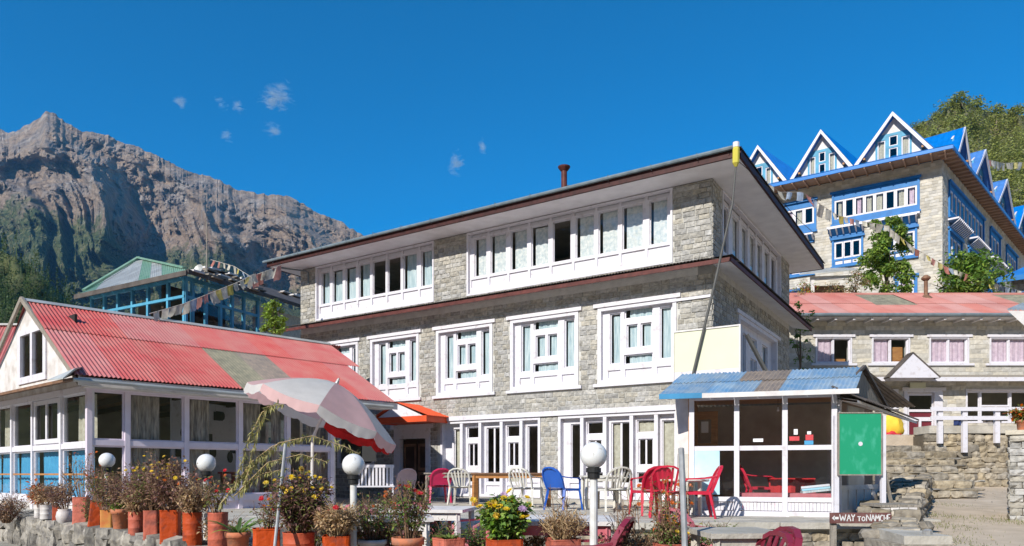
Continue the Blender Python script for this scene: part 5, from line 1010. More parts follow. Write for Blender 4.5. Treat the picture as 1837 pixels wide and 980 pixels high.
gp = at(1664, 952, 8.6); t = MB(); t.tube([(0, 0, -.3), (0, 0, .0), (.0, 0, .02)], [.055, .055, .03], 8); o = t.build('stub_post', 'galv'); o.location = gp; tag(o, 'short grey post stub beside the flat concrete slab and path', 'post')
# ================================================================ KIOSK CONTENTS
def K(px, y, z): return KF.w(KF.x(px, y), y, z)
kt = empty('kiosk_table', KF.w(KF.x(1420, 1.2), 1.2, .05), 'red clothed table seen through the kiosk glass', 'table', KF.a); b = MB(); b.box(-.38, .38, -.3, .3, .56, .60); b.build('table_top', 'redcloth', kt); b = MB()
for s in (-1, 1): b.wave(-.38, .38, .22, .58, s*.31, n=24, amp=.012)
b.build('tablecloth', 'redcloth', kt)
for x in (-.33, .33):
    for y in (-.25, .25): MB().box(x-.02, x+.02, y-.02, y+.02, 0, .56).build('leg', 'brownwood', kt)
kb_ = empty('kiosk_bench', KF.w(1.6, .3, .05), 'low bench with a rose cushion along the kiosk front glass', 'bench', KF.a); MB().box(-.8, .72, -.18, .2, .2, .27).build('seat', 'orwood', kb_); MB().box(-.8, .72, -.2, .22, .27, .345).build('cushion', 'cushion', kb_)
for x in (-.75, 0, .67): MB().box(x-.03, x+.03, -.15, .15, 0, .2).build('leg', 'brownwood', kb_)
for i, (m, z) in enumerate((('curtain', .36), ('skyb', .40), ('white', .44))): b = MB(); b.bar((.25, -.05+.05*i, z-.0), (.70, .02, z+.05), .16, .035); o = b.build('folded_cloth', m, None); o.location = kb_.location; o.rotation_euler = (0, 0, KF.a); tag(o, ['pale blue', 'sky blue', 'white'][i]+' folded cloth in the pile on the kiosk cushion, '+['bottom', 'middle', 'top'][i]+' of the pile', 'cloth')
kd = empty('kiosk_door', KF.w(KF.x(1264, 1.0), 1.0, .05), 'orange wooden door with a glazed centre inside the kiosk', 'door', KF.a); MB().holed(-.24, .24, .2, 1.85, [(-.12, .12, 1.25, 1.7), (-.12, .12, .35, 1.05)], 0, .04).build('leaf', 'orwood', kd); MB().box(-.06, .07, -.015, -.005, 1.45, 1.66).build('notice', 'paperw', kd)
def stick(px0, px1, py0, py1, m, lab, cat='notice', name='notice', y=-.012):
    a = KF.hit(px0, py1, 1, y); c = KF.hit(px1, py0, 1, y); o = MB().box(a.x, c.x, y-.004, y, a.z, c.z).build(name, m, None, KF); tag(o, lab, cat)
stick(1351, 1369, 787, 793, 'paperw', 'small white strip notice on the middle kiosk pane'); stick(1416, 1434, 783, 791, 'paperr', 'red strip sticker on the right kiosk pane, left of the blue one', 'sticker', 'sticker')
stick(1424, 1431, 770, 780, 'paperw', 'small white notice above the left red sticker on the kiosk'); stick(1445, 1459, 780, 790, 'paperr', 'red sticker directly above the blue sticker on the kiosk', 'sticker', 'sticker'); stick(1443, 1459, 790.5, 798, 'paperb', 'blue sticker under the right red sticker on the kiosk', 'sticker', 'sticker'); stick(1448, 1455, 774, 779.5, 'paperw', 'tiny white notice above the right red sticker on the kiosk')
stick(1242, 1291, 808, 887, 'skyb', 'pale blue poster filling the lower left kiosk pane', 'poster', 'poster')
b = MB(); b.prism([(.05*math.cos(i*.52), 0, .035*math.sin(i*.52)) for i in range(12)], (0, .004, 0)); o = b.build('oval_sticker', 'paperw', None); o.location = KF.hit(1279, 779, 1, -.015); o.rotation_euler = (0, 0, KF.a); tag(o, 'white oval sticker on the upper left kiosk pane', 'sticker')
kl = KF.w(1.5, .8, 1.9); t = empty('light_bulb', kl, 'bare bulb hanging inside the kiosk', 'bulb'); MB().tube([(0, 0, 0), (0, 0, .28)], .004, 4).build('flex', 'black', t); MB().lathe([(0, -.05), (.02, -.045), (.025, -.02), (.012, .01), (.012, .03)], 10).build('glass_bulb', 'white', t)
# ================================================================ CHAIRS AND TABLES
def make_chair(m, style, lab):
    t = empty('plastic_chair', (0, 0, 0), lab, 'chair'); W = .235
    b = MB(); n = 6
    for i in range(n):   # dished seat
        for j in range(n):
            pass
    vs = []; 
    for j in range(7):
        for i in range(7):
            u, v = i/6*2-1, j/6; vs.append((u*(W-.01+.02*(1-v)), -.23+.44*v, .425-.018*(1-u*u)-(.02*(1-v)**4)))
    top = [(j*7+i, j*7+i+1, (j+1)*7+i+1, (j+1)*7+i) for j in range(6) for i in range(6)]; nv = len(vs); b.add(vs, top); b.add([(x, y, z-.012) for x, y, z in vs], [f[::-1] for f in top]); b.box(-W-.008, W+.008, -.245, -.228, .375, .425); b.box(-W-.012, -W+.004, -.22, .2, .38, .428); b.box(W-.004, W+.012, -.22, .2, .38, .428); b.build('seat', m, t)
    cy = lambda z: .20+.16*(z-.42)/.4
    # backrest frame, arched
    arc = [(-W*1.0, cy(.42), .42), (-W*1.08, cy(.58), .58), (-W*1.02, cy(.70), .70), (-W*.8, cy(.78)+.01, .78), (-W*.42, cy(.82)+.02, .825), (0, cy(.83)+.02, .835), (W*.42, cy(.82)+.02, .825), (W*.8, cy(.78)+.01, .78), (W*1.02, cy(.70), .70), (W*1.08, cy(.58), .58), (W, cy(.42), .42)]
    b = MB()
    for a, c in zip(arc, arc[1:]): b.bar(a, Vector(c)+(Vector(c)-Vector(a)).normalized()*.006, .03, .045, up=(0, 1, 0))
    b.build('back_frame', m, t)
    if style == 'slat':
        for i in range(5): x = (-2+i)*.075; MB().bar((x*.75, cy(.44), .44), (x*1.15, cy(.8)+.012, .815-abs(x)*.12), .034, .008, up=(0, 1, 0)).build('back_slat', m, t)
    elif style == 'solid':
        b = MB(); b.prism([(-W*.98, cy(.44), .44), (-W*1.02, cy(.58), .58), (-W*.98, cy(.7), .7), (-W*.76, cy(.77), .77), (-W*.4, cy(.81), .815), (W*.4, cy(.81), .815), (W*.76, cy(.77), .77), (W*.98, cy(.7), .7), (W*1.02, cy(.58), .58), (W*.98, cy(.44), .44)], (0, .01, 0)); b.build('back_panel', m, t)
    else:   # perforated: strips and cross bars
        for i in range(9): x = (-4+i)*.048; MB().bar((x, cy(.44), .44), (x*1.05, cy(.8)+.01, .82-abs(x)*.25), .026, .008, up=(0, 1, 0)).build('back_slat', m, t)
        for i in range(6): z = .48+i*.055; MB().bar((-W, cy(z)+.002, z), (W, cy(z)+.002, z), .026, .008, up=(0, 1, 0)).build('back_bar', m, t)
    for s in (-1, 1):
        b = MB(); pts = [(s*W*1.02, cy(.66), .67), (s*(W+.03), .16, .645), (s*(W+.035), 0, .635), (s*(W+.03), -.16, .63), (s*(W+.015), -.22, .60)]
        for a, c in zip(pts, pts[1:]): b.bar(a, Vector(c)+(Vector(c)-Vector(a)).normalized()*.01, .045, .02)
        b.bar((s*(W+.015), -.215, .61), (s*(W+.0), -.235, .41), .035, .035); b.build('armrest', m, t)
        for y0, y1 in ((-.22, -.27), (.18, .26)):
            b = MB(); a = Vector((s*(W-.005), y0, .42)); c = Vector((s*(W+.035), y1, 0)); b.bar(a, a.lerp(c, .5), .052, .04); b.bar(a.lerp(c, .48), c, .038, .03); b.build('leg', m, t)
    return t
protos = {}
def chair(px, py, z, rot, m, style, lab, grp='plastic chairs on the terrace', Y=None, tilt=None):
    key = (m, style)
    if key not in protos: protos[key] = o = make_chair(m, style, lab)
    else: o = copy_tree(protos[key])
    Y = Y or (EZ-z)*F/(py-HY); o.location = atz(px, z, Y); o.rotation_euler = (tilt or 0, 0, R(rot)); o['label'] = lab; o['group'] = grp; return o
TZ = .885
chair(722, 900, TZ, -150, 'pinkw', 'solid', 'pinkish white plastic chair in front of the entrance door, leftmost on the terrace')
chair(786, 902, TZ, -160, 'pinkp', 'solid', 'magenta plastic chair left of the white slatted chairs')
chair(829, 905, TZ, 168, 'whitep', 'slat', 'white slatted chair beside the magenta chair')
chair(945, 911, TZ, 150, 'whitep', 'slat', 'white slatted chair between the orange table and the blue chair')
chair(1010, 915, TZ, 130, 'bluep', 'solid', 'bright blue plastic chair at the right end of the orange table')
chair(1098, 917, TZ, 200, 'whitep', 'slat', 'white plastic chair half hidden behind the biggest globe lamp')
chair(1166, 924, TZ, -165, 'red', 'solid', 'red plastic chair partly hidden behind another red chair')
chair(1196, 928, TZ, 170, 'red', 'slat', 'red plastic chair with its back to us left of the grey pole')
chair(1250, 929, TZ, -98, 'red', 'slat', 'red plastic chair facing left just in front of the kiosk')
chair(1362, 0, .92, 80, 'red', 'slat', 'red plastic chair inside the kiosk beside the red table', Y=13.9)
CZ = .45
G2_ = 'plastic chairs in the lower courtyard'
chair(1040, 0, CZ-.02, -108, 'maroonp', 'perf', 'maroon perforated chair behind the lamp post with the biggest globe', G2_, Y=5.5)
chair(1302, 0, CZ-.08, -82, 'maroonp', 'slat', 'dark red chair at the bottom edge in front of the grey table', G2_, Y=4.75)
chair(1316, 0, CZ-.05, -86, 'maroonp', 'slat', 'second dark red chair stacked into the first at the bottom edge', G2_, Y=4.78)
chair(1250, 0, CZ-.06, 120, 'fadered', 'slat', 'faded pink chair behind the marigold pot and grey pole', G2_, Y=7.9)
chair(758, 0, CZ, 165, 'fadered', 'perf', 'faded red perforated chair among the plants below the magenta chair', G2_, Y=8.3)
chair(690, 0, CZ, 60, 'fadered', 'slat', 'faded pink chair behind the pots right of the globe lamp', G2_, Y=7.0)
chair(865, 0, CZ, -60, 'fadered', 'solid', 'pale pink chair half hidden behind the yellow chrysanthemum', G2_, Y=7.8)
def table(px, py, z, w_, d_, h, m, lab, rot=0, Y=None, name='table', legm=None, lw_=.05, rnd_=False, ap=True):
    Y = Y or (EZ-z)*F/(py-HY); t = empty(name, atz(px, z, Y), lab, 'table' if 'bench' not in name else 'bench', R(rot)); legm = legm or m
    if rnd_: MB().lathe([(0, h), (w_/2, h), (w_/2+.01, h-.02), (w_/2-.01, h-.04), (0, h-.03)], 24).build('table_top', m, t)
    else:
        b = MB(); b.box(-w_/2, w_/2, -d_/2, d_/2, h-.035, h); b.build('table_top', m, t)
        if ap: b = MB(); b.box(-w_/2+.04, w_/2-.04, -d_/2+.04, -d_/2+.065, h-.12, h-.035); b.build('apron', legm, t)
    for sx_ in (-1, 1):
        for sy in (-1, 1): k = .62 if rnd_ else 1; MB().bar((sx_*(w_/2-.07)*k, sy*(d_/2-.06)*k, h-.035), (sx_*(w_/2-.06)*k, sy*(d_/2-.05)*k, 0), lw_, lw_).build('leg', legm, t)
    return t
table(918, 908, TZ, 1.75, .6, .735, 'brownwood', 'long orange wood table with dark top on the terrace', -2, legm='orwood', lw_=.07)
table(812, 902, TZ, 1.35, .6, .74, 'greywood', 'weathered grey plank table behind the magenta chair', 0)
table(1078, 913, TZ, .8, .6, .68, 'whitep', 'white plastic table behind the biggest globe lamp', 4)
table(1122, 912, TZ, 1.4, .3, .42, 'concrete', 'low grey slab bench on the terrace left of the red chairs', -3, name='stone_bench', lw_=.14, ap=False)
table(1226, 925, TZ, .85, .85, .62, 'whitep', 'round grey white table between the red chairs by the kiosk', rnd_=True)
table(985, 0, CZ, 1.1, .9, .76, 'wdull', 'white table top in the lower courtyard behind the chrysanthemums', -4, Y=6.35, legm='fadered')
table(1318, 0, CZ, .56, .6, .74, 'concrete', 'pale grey table top at the bottom edge beside the dark red chairs', 4, Y=5.25)
table(690, 0, CZ, .9, .6, .74, 'wdull', 'small white courtyard table right of the second largest globe lamp', 10, Y=6.9)
table(760, 0, CZ, 1.1, .9, .76, 'wdull', 'white courtyard table behind the green spiky pot plants', -8, Y=8.3)
# slatted white bench by the cafe, black menu board
sbn = empty('slatted_bench', atz(668, .885, 17), 'white slatted garden bench beside the cafe end wall', 'bench', R(10))
for i in range(11): MB().box(-.7+i*.135, -.62+i*.135, .2, .23, .42, .86).build('back_slat', 'white', sbn)
MB().box(-.72, .82, .19, .24, .86, .93).build('back_rail', 'white', sbn)
for i in range(4): MB().box(-.72, .82, -.25+i*.11, -.17+i*.11, .40, .43).build('seat_slat', 'white', sbn)
sbn.scale = (.62, 1, 1)
for x in (-.68, .76):
    for y in (-.2, .2): MB().box(x-.03, x+.03, y-.03, y+.03, 0, .4 if y < 0 else .9).build('leg', 'white', sbn)
mb_ = at(662, 786, 16.6); o = MB().box(-.16, .17, -.02, .02, -.54, .54).build('menu_board', 'black'); o.location = mb_; o.rotation_euler = (0, 0, R(-10)); tag(o, 'tall black menu board under the umbrella edge by the cafe', 'board')
# ================================================================ GLOBE LAMPS
def lamp(px, py, dpx, lab, zb, stain=0):
    Y = .2*F/dpx; p = at(px, py, Y); t = empty('globe_lamp', (p.x, Y, zb), lab, 'lamp', group='white globe lamps on posts'); r = .1; zc = p.z-zb
    MB().lathe([(r*math.sin(math.pi*i/14), zc-r*math.cos(math.pi*i/14)) for i in range(1, 15)], 24).build('globe', 'globe', t, smooth=True)
    MB().lathe([(.042, zc-.175), (.046, zc-.17), (.046, zc-.13), (.056, zc-.128), (.056, zc-.095), (.03, zc-.088)], 16).build('collar', 'black', t)
    MB().tube([(.0, 0, 0), (0, 0, zc-.17)], .03, 12).build('pole', 'polew', t)
lamp(192, 826, 27, 'white globe lamp farthest left in front of the cafe corner', .86); lamp(370, 831, 33, 'white globe lamp before the third pane of the cafe', .5)
lamp(634, 834, 40, 'white globe lamp under the umbrella edge', .45); lamp(1065, 817, 48, 'largest white globe lamp, in front of the terrace', .45)
gp = at(1222, 805, 5.1); e = atz(1236, .4, 4.6)-Vector((gp.x, 5.1, 0)); o = MB().tube([(0, 0, gp.z-.4), (e.x*.5, -.25, (gp.z-.4)/2), (e.x, -.5, 0)], .021, 10).build('steel_pole', 'galv'); o.location = (gp.x, 5.1, .4); tag(o, 'bare grey steel pole leaning in front of the red chairs', 'pole')
o = MB().tube([(at(512, 797, 6.3)-at(491, 1000, 5.9)), (0, 0, 0)], .014, 8).build('bamboo_stake', 'galv'); o.location = at(491, 1000, 5.9); tag(o, 'thin grey stake leaning beside the purple brown bush', 'stake')
# ================================================================ UMBRELLA
UY = 9.0; ua = at(604, 688, UY); um = empty('garden_umbrella', (ua.x-.32, UY+.2, .45), 'faded pink and white striped garden umbrella tilted to the left of centre', 'umbrella')
Ru, Hu = .97, .42; tilt = Matrix.Rotation(R(22), 4, 'Y') @ Matrix.Rotation(R(-6), 4, 'X') @ Matrix.Rotation(R(11), 4, 'Z'); ctr = ua-um.location
def cp(a, t, f=0):   # point of the canopy: a angle in ribs (0..8), t from hub to rim
    fr_ = a-math.floor(a); s = math.sin(math.pi*fr_); r = Ru*t*(1-.06*s*t); z = -Hu*(t**1.45)-.035*s*t+.05*t*(1-t); th = a*math.pi/4
    return ctr+(tilt @ Vector((r*math.cos(th), r*math.sin(th), z)))
for k in range(8):
    m = 'umbp' if k % 2 == 0 else 'umbw'; b = MB(); N_ = 8; vs = [cp(k+i/N_*.9999, .02+.98*j/7) for i in range(N_+1) for j in range(8)]; b.add(vs, [(i*8+j, (i+1)*8+j, (i+1)*8+j+1, i*8+j+1) for i in range(N_) for j in range(7)]); b.build('canopy_panel', [m], um, smooth=True)
    b = MB(); vs = []
    for i in range(N_*2+1):
        a = k+i/(N_*2)*.9999; p = cp(a, 1); q = abs(math.sin(math.pi*i/N_)); dn_ = tilt @ Vector((0, 0, -1)); out_ = (p-ctr).normalized()*.01; vs += [p, p+dn_*(.05+.02*q)+out_*.5*math.sin(i*1.7), p+dn_*(.09+.035*q)+out_*math.sin(i*2.3)]
    b.add(vs, [(i*3+j, (i+1)*3+j, (i+1)*3+j+1, i*3+j+1) for i in range(N_*2) for j in range(2)]); b.build('valance', 'umbr' if k in (0, 1) else ('umbw' if k % 2 == 0 else 'umbp'), um, smooth=True)
    b = MB(); b.tube([cp(k+.001, 0.02)-Vector((0, 0, .02)), cp(k+.001, .5)-Vector((0, 0, .02)), cp(k+.001, .99)-Vector((0, 0, .015))], .006, 5); b.build('rib', 'galv', um)
# red lining under part of the canopy
b = MB(); 
for k in (0, 1): 
    vs = [cp(k+i/6*.9999, .62+.36*j/5)+(tilt @ Vector((0, 0, -.03))) for i in range(7) for j in range(6)]; b.add(vs, [(i*6+j, (i+1)*6+j, (i+1)*6+j+1, i*6+j+1) for i in range(6) for j in range(5)])
b.build('lining', 'umbr', um, smooth=True)
hub = ctr; ax = tilt @ Vector((0, 0, -1)); j1 = hub+ax*.75; MB().tube([hub+ax*(-.05), j1], .018, 8).build('pole', 'wdull', um); MB().tube([j1, Vector((j1.x-.02, j1.y, 0))], .02, 8).build('pole', 'wdull', um); MB().tube([hub-ax*.07, hub+ax*.02], [.012, .03], 8).build('finial', 'galv', um)
# ================================================================ PRAYER FLAGS
def flags(pts, n, lab, seed, size=.22):
    r = random.Random(seed); t = empty('prayer_flags', pts[0], lab, 'prayer flags'); L = [Vector(p)-t.location for p in pts]
    MB().tube(L, .008, 4).build('cord', 'rope', t); seg = [(a, c, (c-a).length) for a, c in zip(L, L[1:])]; T = sum(s[2] for s in seg)
    for i in range(n):
        d = T*(i+.5)/n
        for a, c, l in seg:
            if d <= l: break
            d -= l
        p = a.lerp(c, min(1, d/l)); u = (c-a).normalized(); s = size*r.uniform(.7, 1.15); k = [r.uniform(-.4, .5) for _ in range(4)]
        vs = []
        for x in range(4):
            for y in range(4): vs.append(p+u*(s*x/3*(1-.25*y/3*abs(k[0])))+Vector((k[1]*s*(y/3)**2*.8, k[2]*s*(y/3)+.03*math.sin(x*2+i), -s*(y/3)*(1-.25*abs(k[3]))-.04*abs(math.sin(x*1.4+i))*y/3)))
        MB().add(vs, [(x*4+y, (x+1)*4+y, (x+1)*4+y+1, x*4+y+1) for x in range(3) for y in range(3)]).build('flag', r.choice(['flagw', 'flagw', 'flagw', 'flagw', 'flagy', 'flagr', 'flagb']), t, smooth=True)
flags([at(268, 563, 16.5), at(330, 545, 17.5), at(380, 525, 18.5), at(430, 505, 19.5), at(455, 492, 20)], 16, 'faded string of prayer flags rising over the cafe ridge', 1, .26)
flags([at(378, 466, 24), at(420, 478, 22.5), at(455, 500, 21)], 9, 'thin string of pale flags sloping down from the radio mast', 2, .18)
flags([at(440, 500, 20), at(462, 492, 20.5), at(495, 480, 21)], 6, 'bunched yellow and pink flags left of the lodge eave', 3, .34)
flags([at(1372, 325, 25), at(1400, 345, 25.5), at(1440, 345, 26), at(1480, 372, 27), at(1500, 385, 27.5)], 9, 'string of prayer flags from the lodge roof corner to the blue lodge', 4, .34)
flags([at(1500, 386, 27.5), at(1540, 396, 28), at(1590, 405, 28), at(1640, 445, 28.5), at(1700, 480, 29), at(1770, 505, 29.5), at(1850, 528, 30)], 34, 'long string of pale prayer flags sagging before the blue lodge', 5, .27)
flags([at(1770, 286, 52), at(1800, 293, 54), at(1860, 290, 56)], 14, 'far string of white flags against the wooded right hill', 6, .5)
# ================================================================ TREES AND SHRUBS NEAR THE LODGE
def tree(name, p, h, w_, leafs, n, lab, seed, cat='tree', bottom=.1, ls=.12, tw=True):
    r = random.Random(seed); t = empty(name, p, lab, cat); b = MB(); limbs = []
    for i in range(9): a = r.uniform(0, 6.28); e = Vector((w_*.7*math.cos(a)*r.random(), w_*.7*math.sin(a)*r.random(), h*r.uniform(.5, .97))); limbs.append(e)
    b.tube([(0, 0, 0), (0.03, 0, h*.4), (0, 0, h*.8)], [.05*w_+.02, .03*w_+.01, .01], 6); b.build('trunk', 'bark', t)
    for e in limbs: s_ = Vector((0, 0, h*r.uniform(.1, .5))); MB().tube([s_, s_.lerp(e, .5)+Vector((0, 0, -.03*h)), e], [.03*w_, .018*w_, .005], 5).build('limb', 'bark', t)
    cl = [(Vector((r.gauss(0, .36)*w_*(1-.55*abs(z/h-.45)), r.gauss(0, .3)*w_, z)), r.uniform(.13, .30)*w_) for z in [h*(bottom+(1-bottom)*r.random()) for _ in range(34)]]
    for k, lm in enumerate(leafs):
        b = MB()
        for _ in range(n//len(leafs)):
            c, rad = cl[r.randrange(len(cl))]; d = Vector((r.gauss(0, 1), r.gauss(0, 1), r.gauss(0, .8))).normalized()*rad*r.random()**.4; p_ = c+d; s = ls*r.uniform(.6, 1.3)
            u = Vector((r.uniform(-1, 1), r.uniform(-1, 1), r.uniform(-.9, .1))).normalized()*s; v = u.cross(Vector((r.uniform(-1, 1), r.uniform(-1, 1), 1))).normalized()*s*.3; b.add([p_, p_+u*.5-v, p_+u, p_+u*.5+v], [(0, 1, 2, 3)])
        b.build('foliage', lm, t)
    return t
tree('leafy_tree', atz(1590, 8.5, 31), 4.1, 1.4, ['leaf', 'leafy', 'leafy'], 9000, 'tall light green leafy tree before the blue lodge windows', 1, ls=.16)
tree('leafy_tree', atz(1728, 7.9, 30), 2.7, 2.0, ['leaf', 'leafy', 'leaf'], 7000, 'broad bright green bush behind the pink red roof near the chimney', 2, ls=.18)
tree('autumn_shrub', atz(1448, 7.9, 29.5), 1.4, .9, ['dry', 'leafy', 'fo'], 1300, 'reddish autumn shrub left of the small porch', 3, 'shrub', ls=.08); tree('autumn_shrub', atz(1490, 7.9, 29), 1.3, .9, ['straw', 'olive', 'dry'], 1300, 'yellow brown shrub under the small porch roof', 4, 'shrub', ls=.08)
tree('autumn_shrub', atz(1535, 7.8, 29), 1.9, .8, ['olive', 'dry'], 1300, 'dark brownish shrub between the porch and the tall tree', 5, 'shrub', ls=.09); tree('autumn_shrub', atz(1420, 7.7, 28.5), 1.1, .8, ['leafy', 'straw'], 900, 'low yellow green shrub next to the lodge skirt roof corner', 8, 'shrub', ls=.08)
tree('green_shrub', at(491, 600, 19.5), .85, .42, ['leafy'], 1500, 'bright yellow green shrub left of the stone lodge', 6, 'shrub', ls=.09)
tree('green_shrub', at(1435, 700, 24.5), 3., .5, ['leaf'], 700, 'narrow dark green creeper in the gap between the two stone houses', 7, 'shrub', ls=.1)
# ================================================================ POTTED PLANTS
def pot_mesh(t, kind, w_, h, m, rot):
    b = MB()
    if kind == 'tin':
        c = .12*w_; P = []
        for a, (sx_, sy) in enumerate(((1, 1), (-1, 1), (-1, -1), (1, -1))):
            for q in range(3): an = a*math.pi/2+q*math.pi/4; P.append((sx_*(w_/2-c)+c*math.cos(an), sy*(w_/2-c)+c*math.sin(an)))
        n = len(P); vs = []; lv = [(1, 0), (1.0, .03), (.985, .05), (.975, .3), (.985, .5), (.97, .75), (.985, .95), (1.01, .975), (1.01, 1), (.95, 1), (.93, .90)]
        for s, z in lv: vs += [(x*s*(1+rnd.uniform(-.012, .012)), y*s*(1+rnd.uniform(-.012, .012)), z*h) for x, y in P]
        b.add(vs, [(i*n+j, i*n+(j+1) % n, (i+1)*n+(j+1) % n, (i+1)*n+j) for i in range(len(lv)-1) for j in range(n)])
    elif kind == 'round': b.lathe([(w_*.47, 0), (w_*.48, .02), (w_*.47, h*.33), (w_*.485, h*.35), (w_*.47, h*.37), (w_*.47, h*.66), (w_*.485, h*.68), (w_*.47, h*.7), (w_*.48, h*.97), (w_*.5, h), (w_*.45, h), (w_*.44, h*.9)], 22)
    elif kind == 'jar': b.lathe([(w_*.3, 0), (w_*.45, h*.2), (w_*.5, h*.5), (w_*.44, h*.82), (w_*.36, h*.92), (w_*.40, h), (w_*.34, h), (w_*.32, h*.88)], 22)
    else: b.lathe([(w_*.34, 0), (w_*.36, .01), (w_*.46, h*.8), (w_*.52, h*.81), (w_*.53, h), (w_*.46, h), (w_*.44, h*.85)], 22)
    o = b.build('pot', m, t, smooth=(kind != 'tin')); o.rotation_euler = (0, 0, R(rot)); s = MB(); r = w_*(.42 if kind != 'jar' else .3); s.lathe([(0, h*.9), (r, h*.89)], 12); s.build('soil', 'soil', t)
def leafq(b, p, u, s, wd, droop=0.):
    u = u.normalized(); v = u.cross(Vector((rnd.uniform(-.6, .6), rnd.uniform(-.6, .6), 1))); v = v.normalized()*s*wd if v.length > 1e-3 else Vector((s*wd, 0, 0))
    m = p+u*s*.5; e = p+u*s+Vector((0, 0, -droop*s)); b.add([p, m-v, e, m+v], [(0, 1, 2, 3)])
def flower(b, p, s, n=9):
    nrm = Vector((rnd.uniform(-.5, .5), rnd.uniform(-1, -.1), rnd.uniform(.3, 1))).normalized(); u = nrm.orthogonal().normalized(); v = nrm.cross(u)
    for ring in (0, 1):
        for i in range(n):
            a = 2*math.pi*(i+ring*.5)/n; d = u*math.cos(a)+v*math.sin(a); w_ = (u*-math.sin(a)+v*math.cos(a))*s*.22; q = s*(1-.35*ring); b.add([p, p+d*q*.6-w_+nrm*s*.12*(1+ring), p+d*q+nrm*s*.1*(1+ring*2), p+d*q*.6+w_+nrm*s*.12*(1+ring)], [(0, 1, 2, 3)])
def bush(t, h0, h, sp, leafs, stem, nst, nl, fl=(), ls=.03, wd=.28, lean=(0, 0), bare=.25, curl=.6, fs=.02, top=.7):
    sb = MB(); LB = [MB() for _ in leafs]; tips = []
    for _ in range(int(nst*1.5)):
        a = rnd.uniform(0, 6.283); rr_ = math.sqrt(rnd.random()); hh_ = h*rnd.uniform(.55, 1.05)*(1-.25*rr_); b0 = Vector((.05*math.cos(a)*rr_, .05*math.sin(a)*rr_, h0)); e = Vector((sp*rr_*math.cos(a)+lean[0]*hh_, sp*rr_*math.sin(a)+lean[1]*hh_, h0+hh_)); mid_ = b0.lerp(e, .5)+Vector((rnd.uniform(-.03, .03), rnd.uniform(-.03, .03), .04*h)); P = [b0, b0.lerp(mid_, .6), mid_, mid_.lerp(e, .55)+Vector((rnd.uniform(-.02, .02), 0, .01)), e]
        sb.tube(P, [.0045, .004, .0035, .003, .002], 3, caps=False); tips.append(e)
        for _ in range(int(nl*1.5)):
            q = bare+(1-bare)*rnd.random(); i = min(3, int(q*4)); p = P[i].lerp(P[i+1], q*4-i); u = Vector((rnd.uniform(-1, 1), rnd.uniform(-1, 1), rnd.uniform(-curl, .7))); tw = p+u.normalized()*rnd.uniform(0, sp*.25)
            leafq(LB[rnd.randrange(len(LB))], tw, u, ls*rnd.uniform(.6, 1.75), wd, .2)
        for _ in range(2): q = rnd.uniform(.5, .9); i = int(q*4); p = P[i].lerp(P[i+1], q*4-i); e2 = p+Vector((rnd.uniform(-.09, .09), rnd.uniform(-.09, .09), rnd.uniform(.03, .12))); sb.tube([p, e2], .002, 3, caps=False); tips.append(e2)
    sb.build('stems', stem, t)
    for m, b in zip(leafs, LB):
        if b.v: b.build('leaves', m, t)
    for m, n_, s in fl:
        for g_ in range(0, n_):
            e = rnd.choice(tips); 
            if e.z < h0+h*top*.75: e = max(rnd.sample(tips, min(4, len(tips))), key=lambda q: q.z)
            b = MB(); flower(b, e+Vector((rnd.uniform(-.03, .03), rnd.uniform(-.03, .03), rnd.uniform(0, .02))), s*rnd.uniform(.8, 1.2)); b.build('flower', m, t)
def blades(t, h0, n, L, m, wd=.02, spread=1., droop=.5):
    for _ in range(n):
        b = MB(); a = rnd.uniform(0, 6.283); l = L*rnd.uniform(.6, 1.1); d = Vector((math.cos(a), math.sin(a), 0)); s = Vector((-d.y, d.x, 0)); vs = []
        for i in range(6): q = i/5; p = d*(l*spread*q*.8)+Vector((0, 0, h0+l*(q*(1.1-spread*.3)-droop*q*q*spread))); w_ = wd*(1-q**2)*(.6+.8*q if q < .5 else 1)+.001; vs += [p-s*w_, p+Vector((0, 0, -w_*.4)), p+s*w_]
        b.add(vs, [(i*3+j, i*3+j+1, i*3+j+4, i*3+j+3) for i in range(5) for j in (0, 1)]); b.build('leaf', m, t, smooth=True)
def plant(px, pyb, z, w_px, kind, h, m, lab, Y=None, rot=None, name='potted_plant', grp='planted pots and tins along the stone ledge'):
    Y = Y or (EZ-z)*F/(pyb-HY); w_ = w_px*Y/F*(.84 if kind == 'tin' else 1.); t = empty(name, atz(px, z, Y), lab, 'potted plant', 0, grp); pot_mesh(t, kind, w_, h, MT[m], rnd.uniform(8, 35) if rot is None else rot); return t
WZ = .90
t = plant(69, 931, .93, 14, 'round', .20, 'wtin', 'narrow white tin at the far left end of the ledge', Y=11.0); bush(t, .18, .38, .26, ['dry', 'fo'], 'stem', 16, 16, ls=.05)
t = plant(83, 931, .93, 21, 'round', .21, 'wtin', 'white ribbed tin with brown grass, second from the left', Y=10.7); bush(t, .18, .42, .22, ['dry', 'straw'], 'stem', 18, 14, ls=.035)
t = plant(100, 931, .92, 12, 'tin', .22, 'tin', 'small red tin between the white tin and the white jar', Y=10.5); bush(t, .2, .35, .15, ['drypurple'], 'stem', 8, 14)
t = plant(116, 935, .9, 28, 'jar', .20, 'wtin', 'round white jar with a dark withered plant', Y=10.2); bush(t, .18, .48, .24, ['drypurple', 'dry'], 'stem', 18, 20)
t = plant(146, 941, .90, 29, 'tin', .38, 'tin', 'tall bright red tin with thin dry stems against the cafe corner', Y=9.9); bush(t, .34, .75, .26, ['dry', 'straw'], 'stem', 13, 10, fl=[('fo', 5, .02)], ls=.025)
t = plant(169, 944, .9, 25, 'tin', .34, 'tin', 'red tin leaning right beside the tall bright red tin', Y=9.6); t.rotation_euler = (0, .13, 0); bush(t, .3, .6, .24, ['drypurple', 'olive'], 'stem', 14, 16, fl=[('fo', 6, .02)])
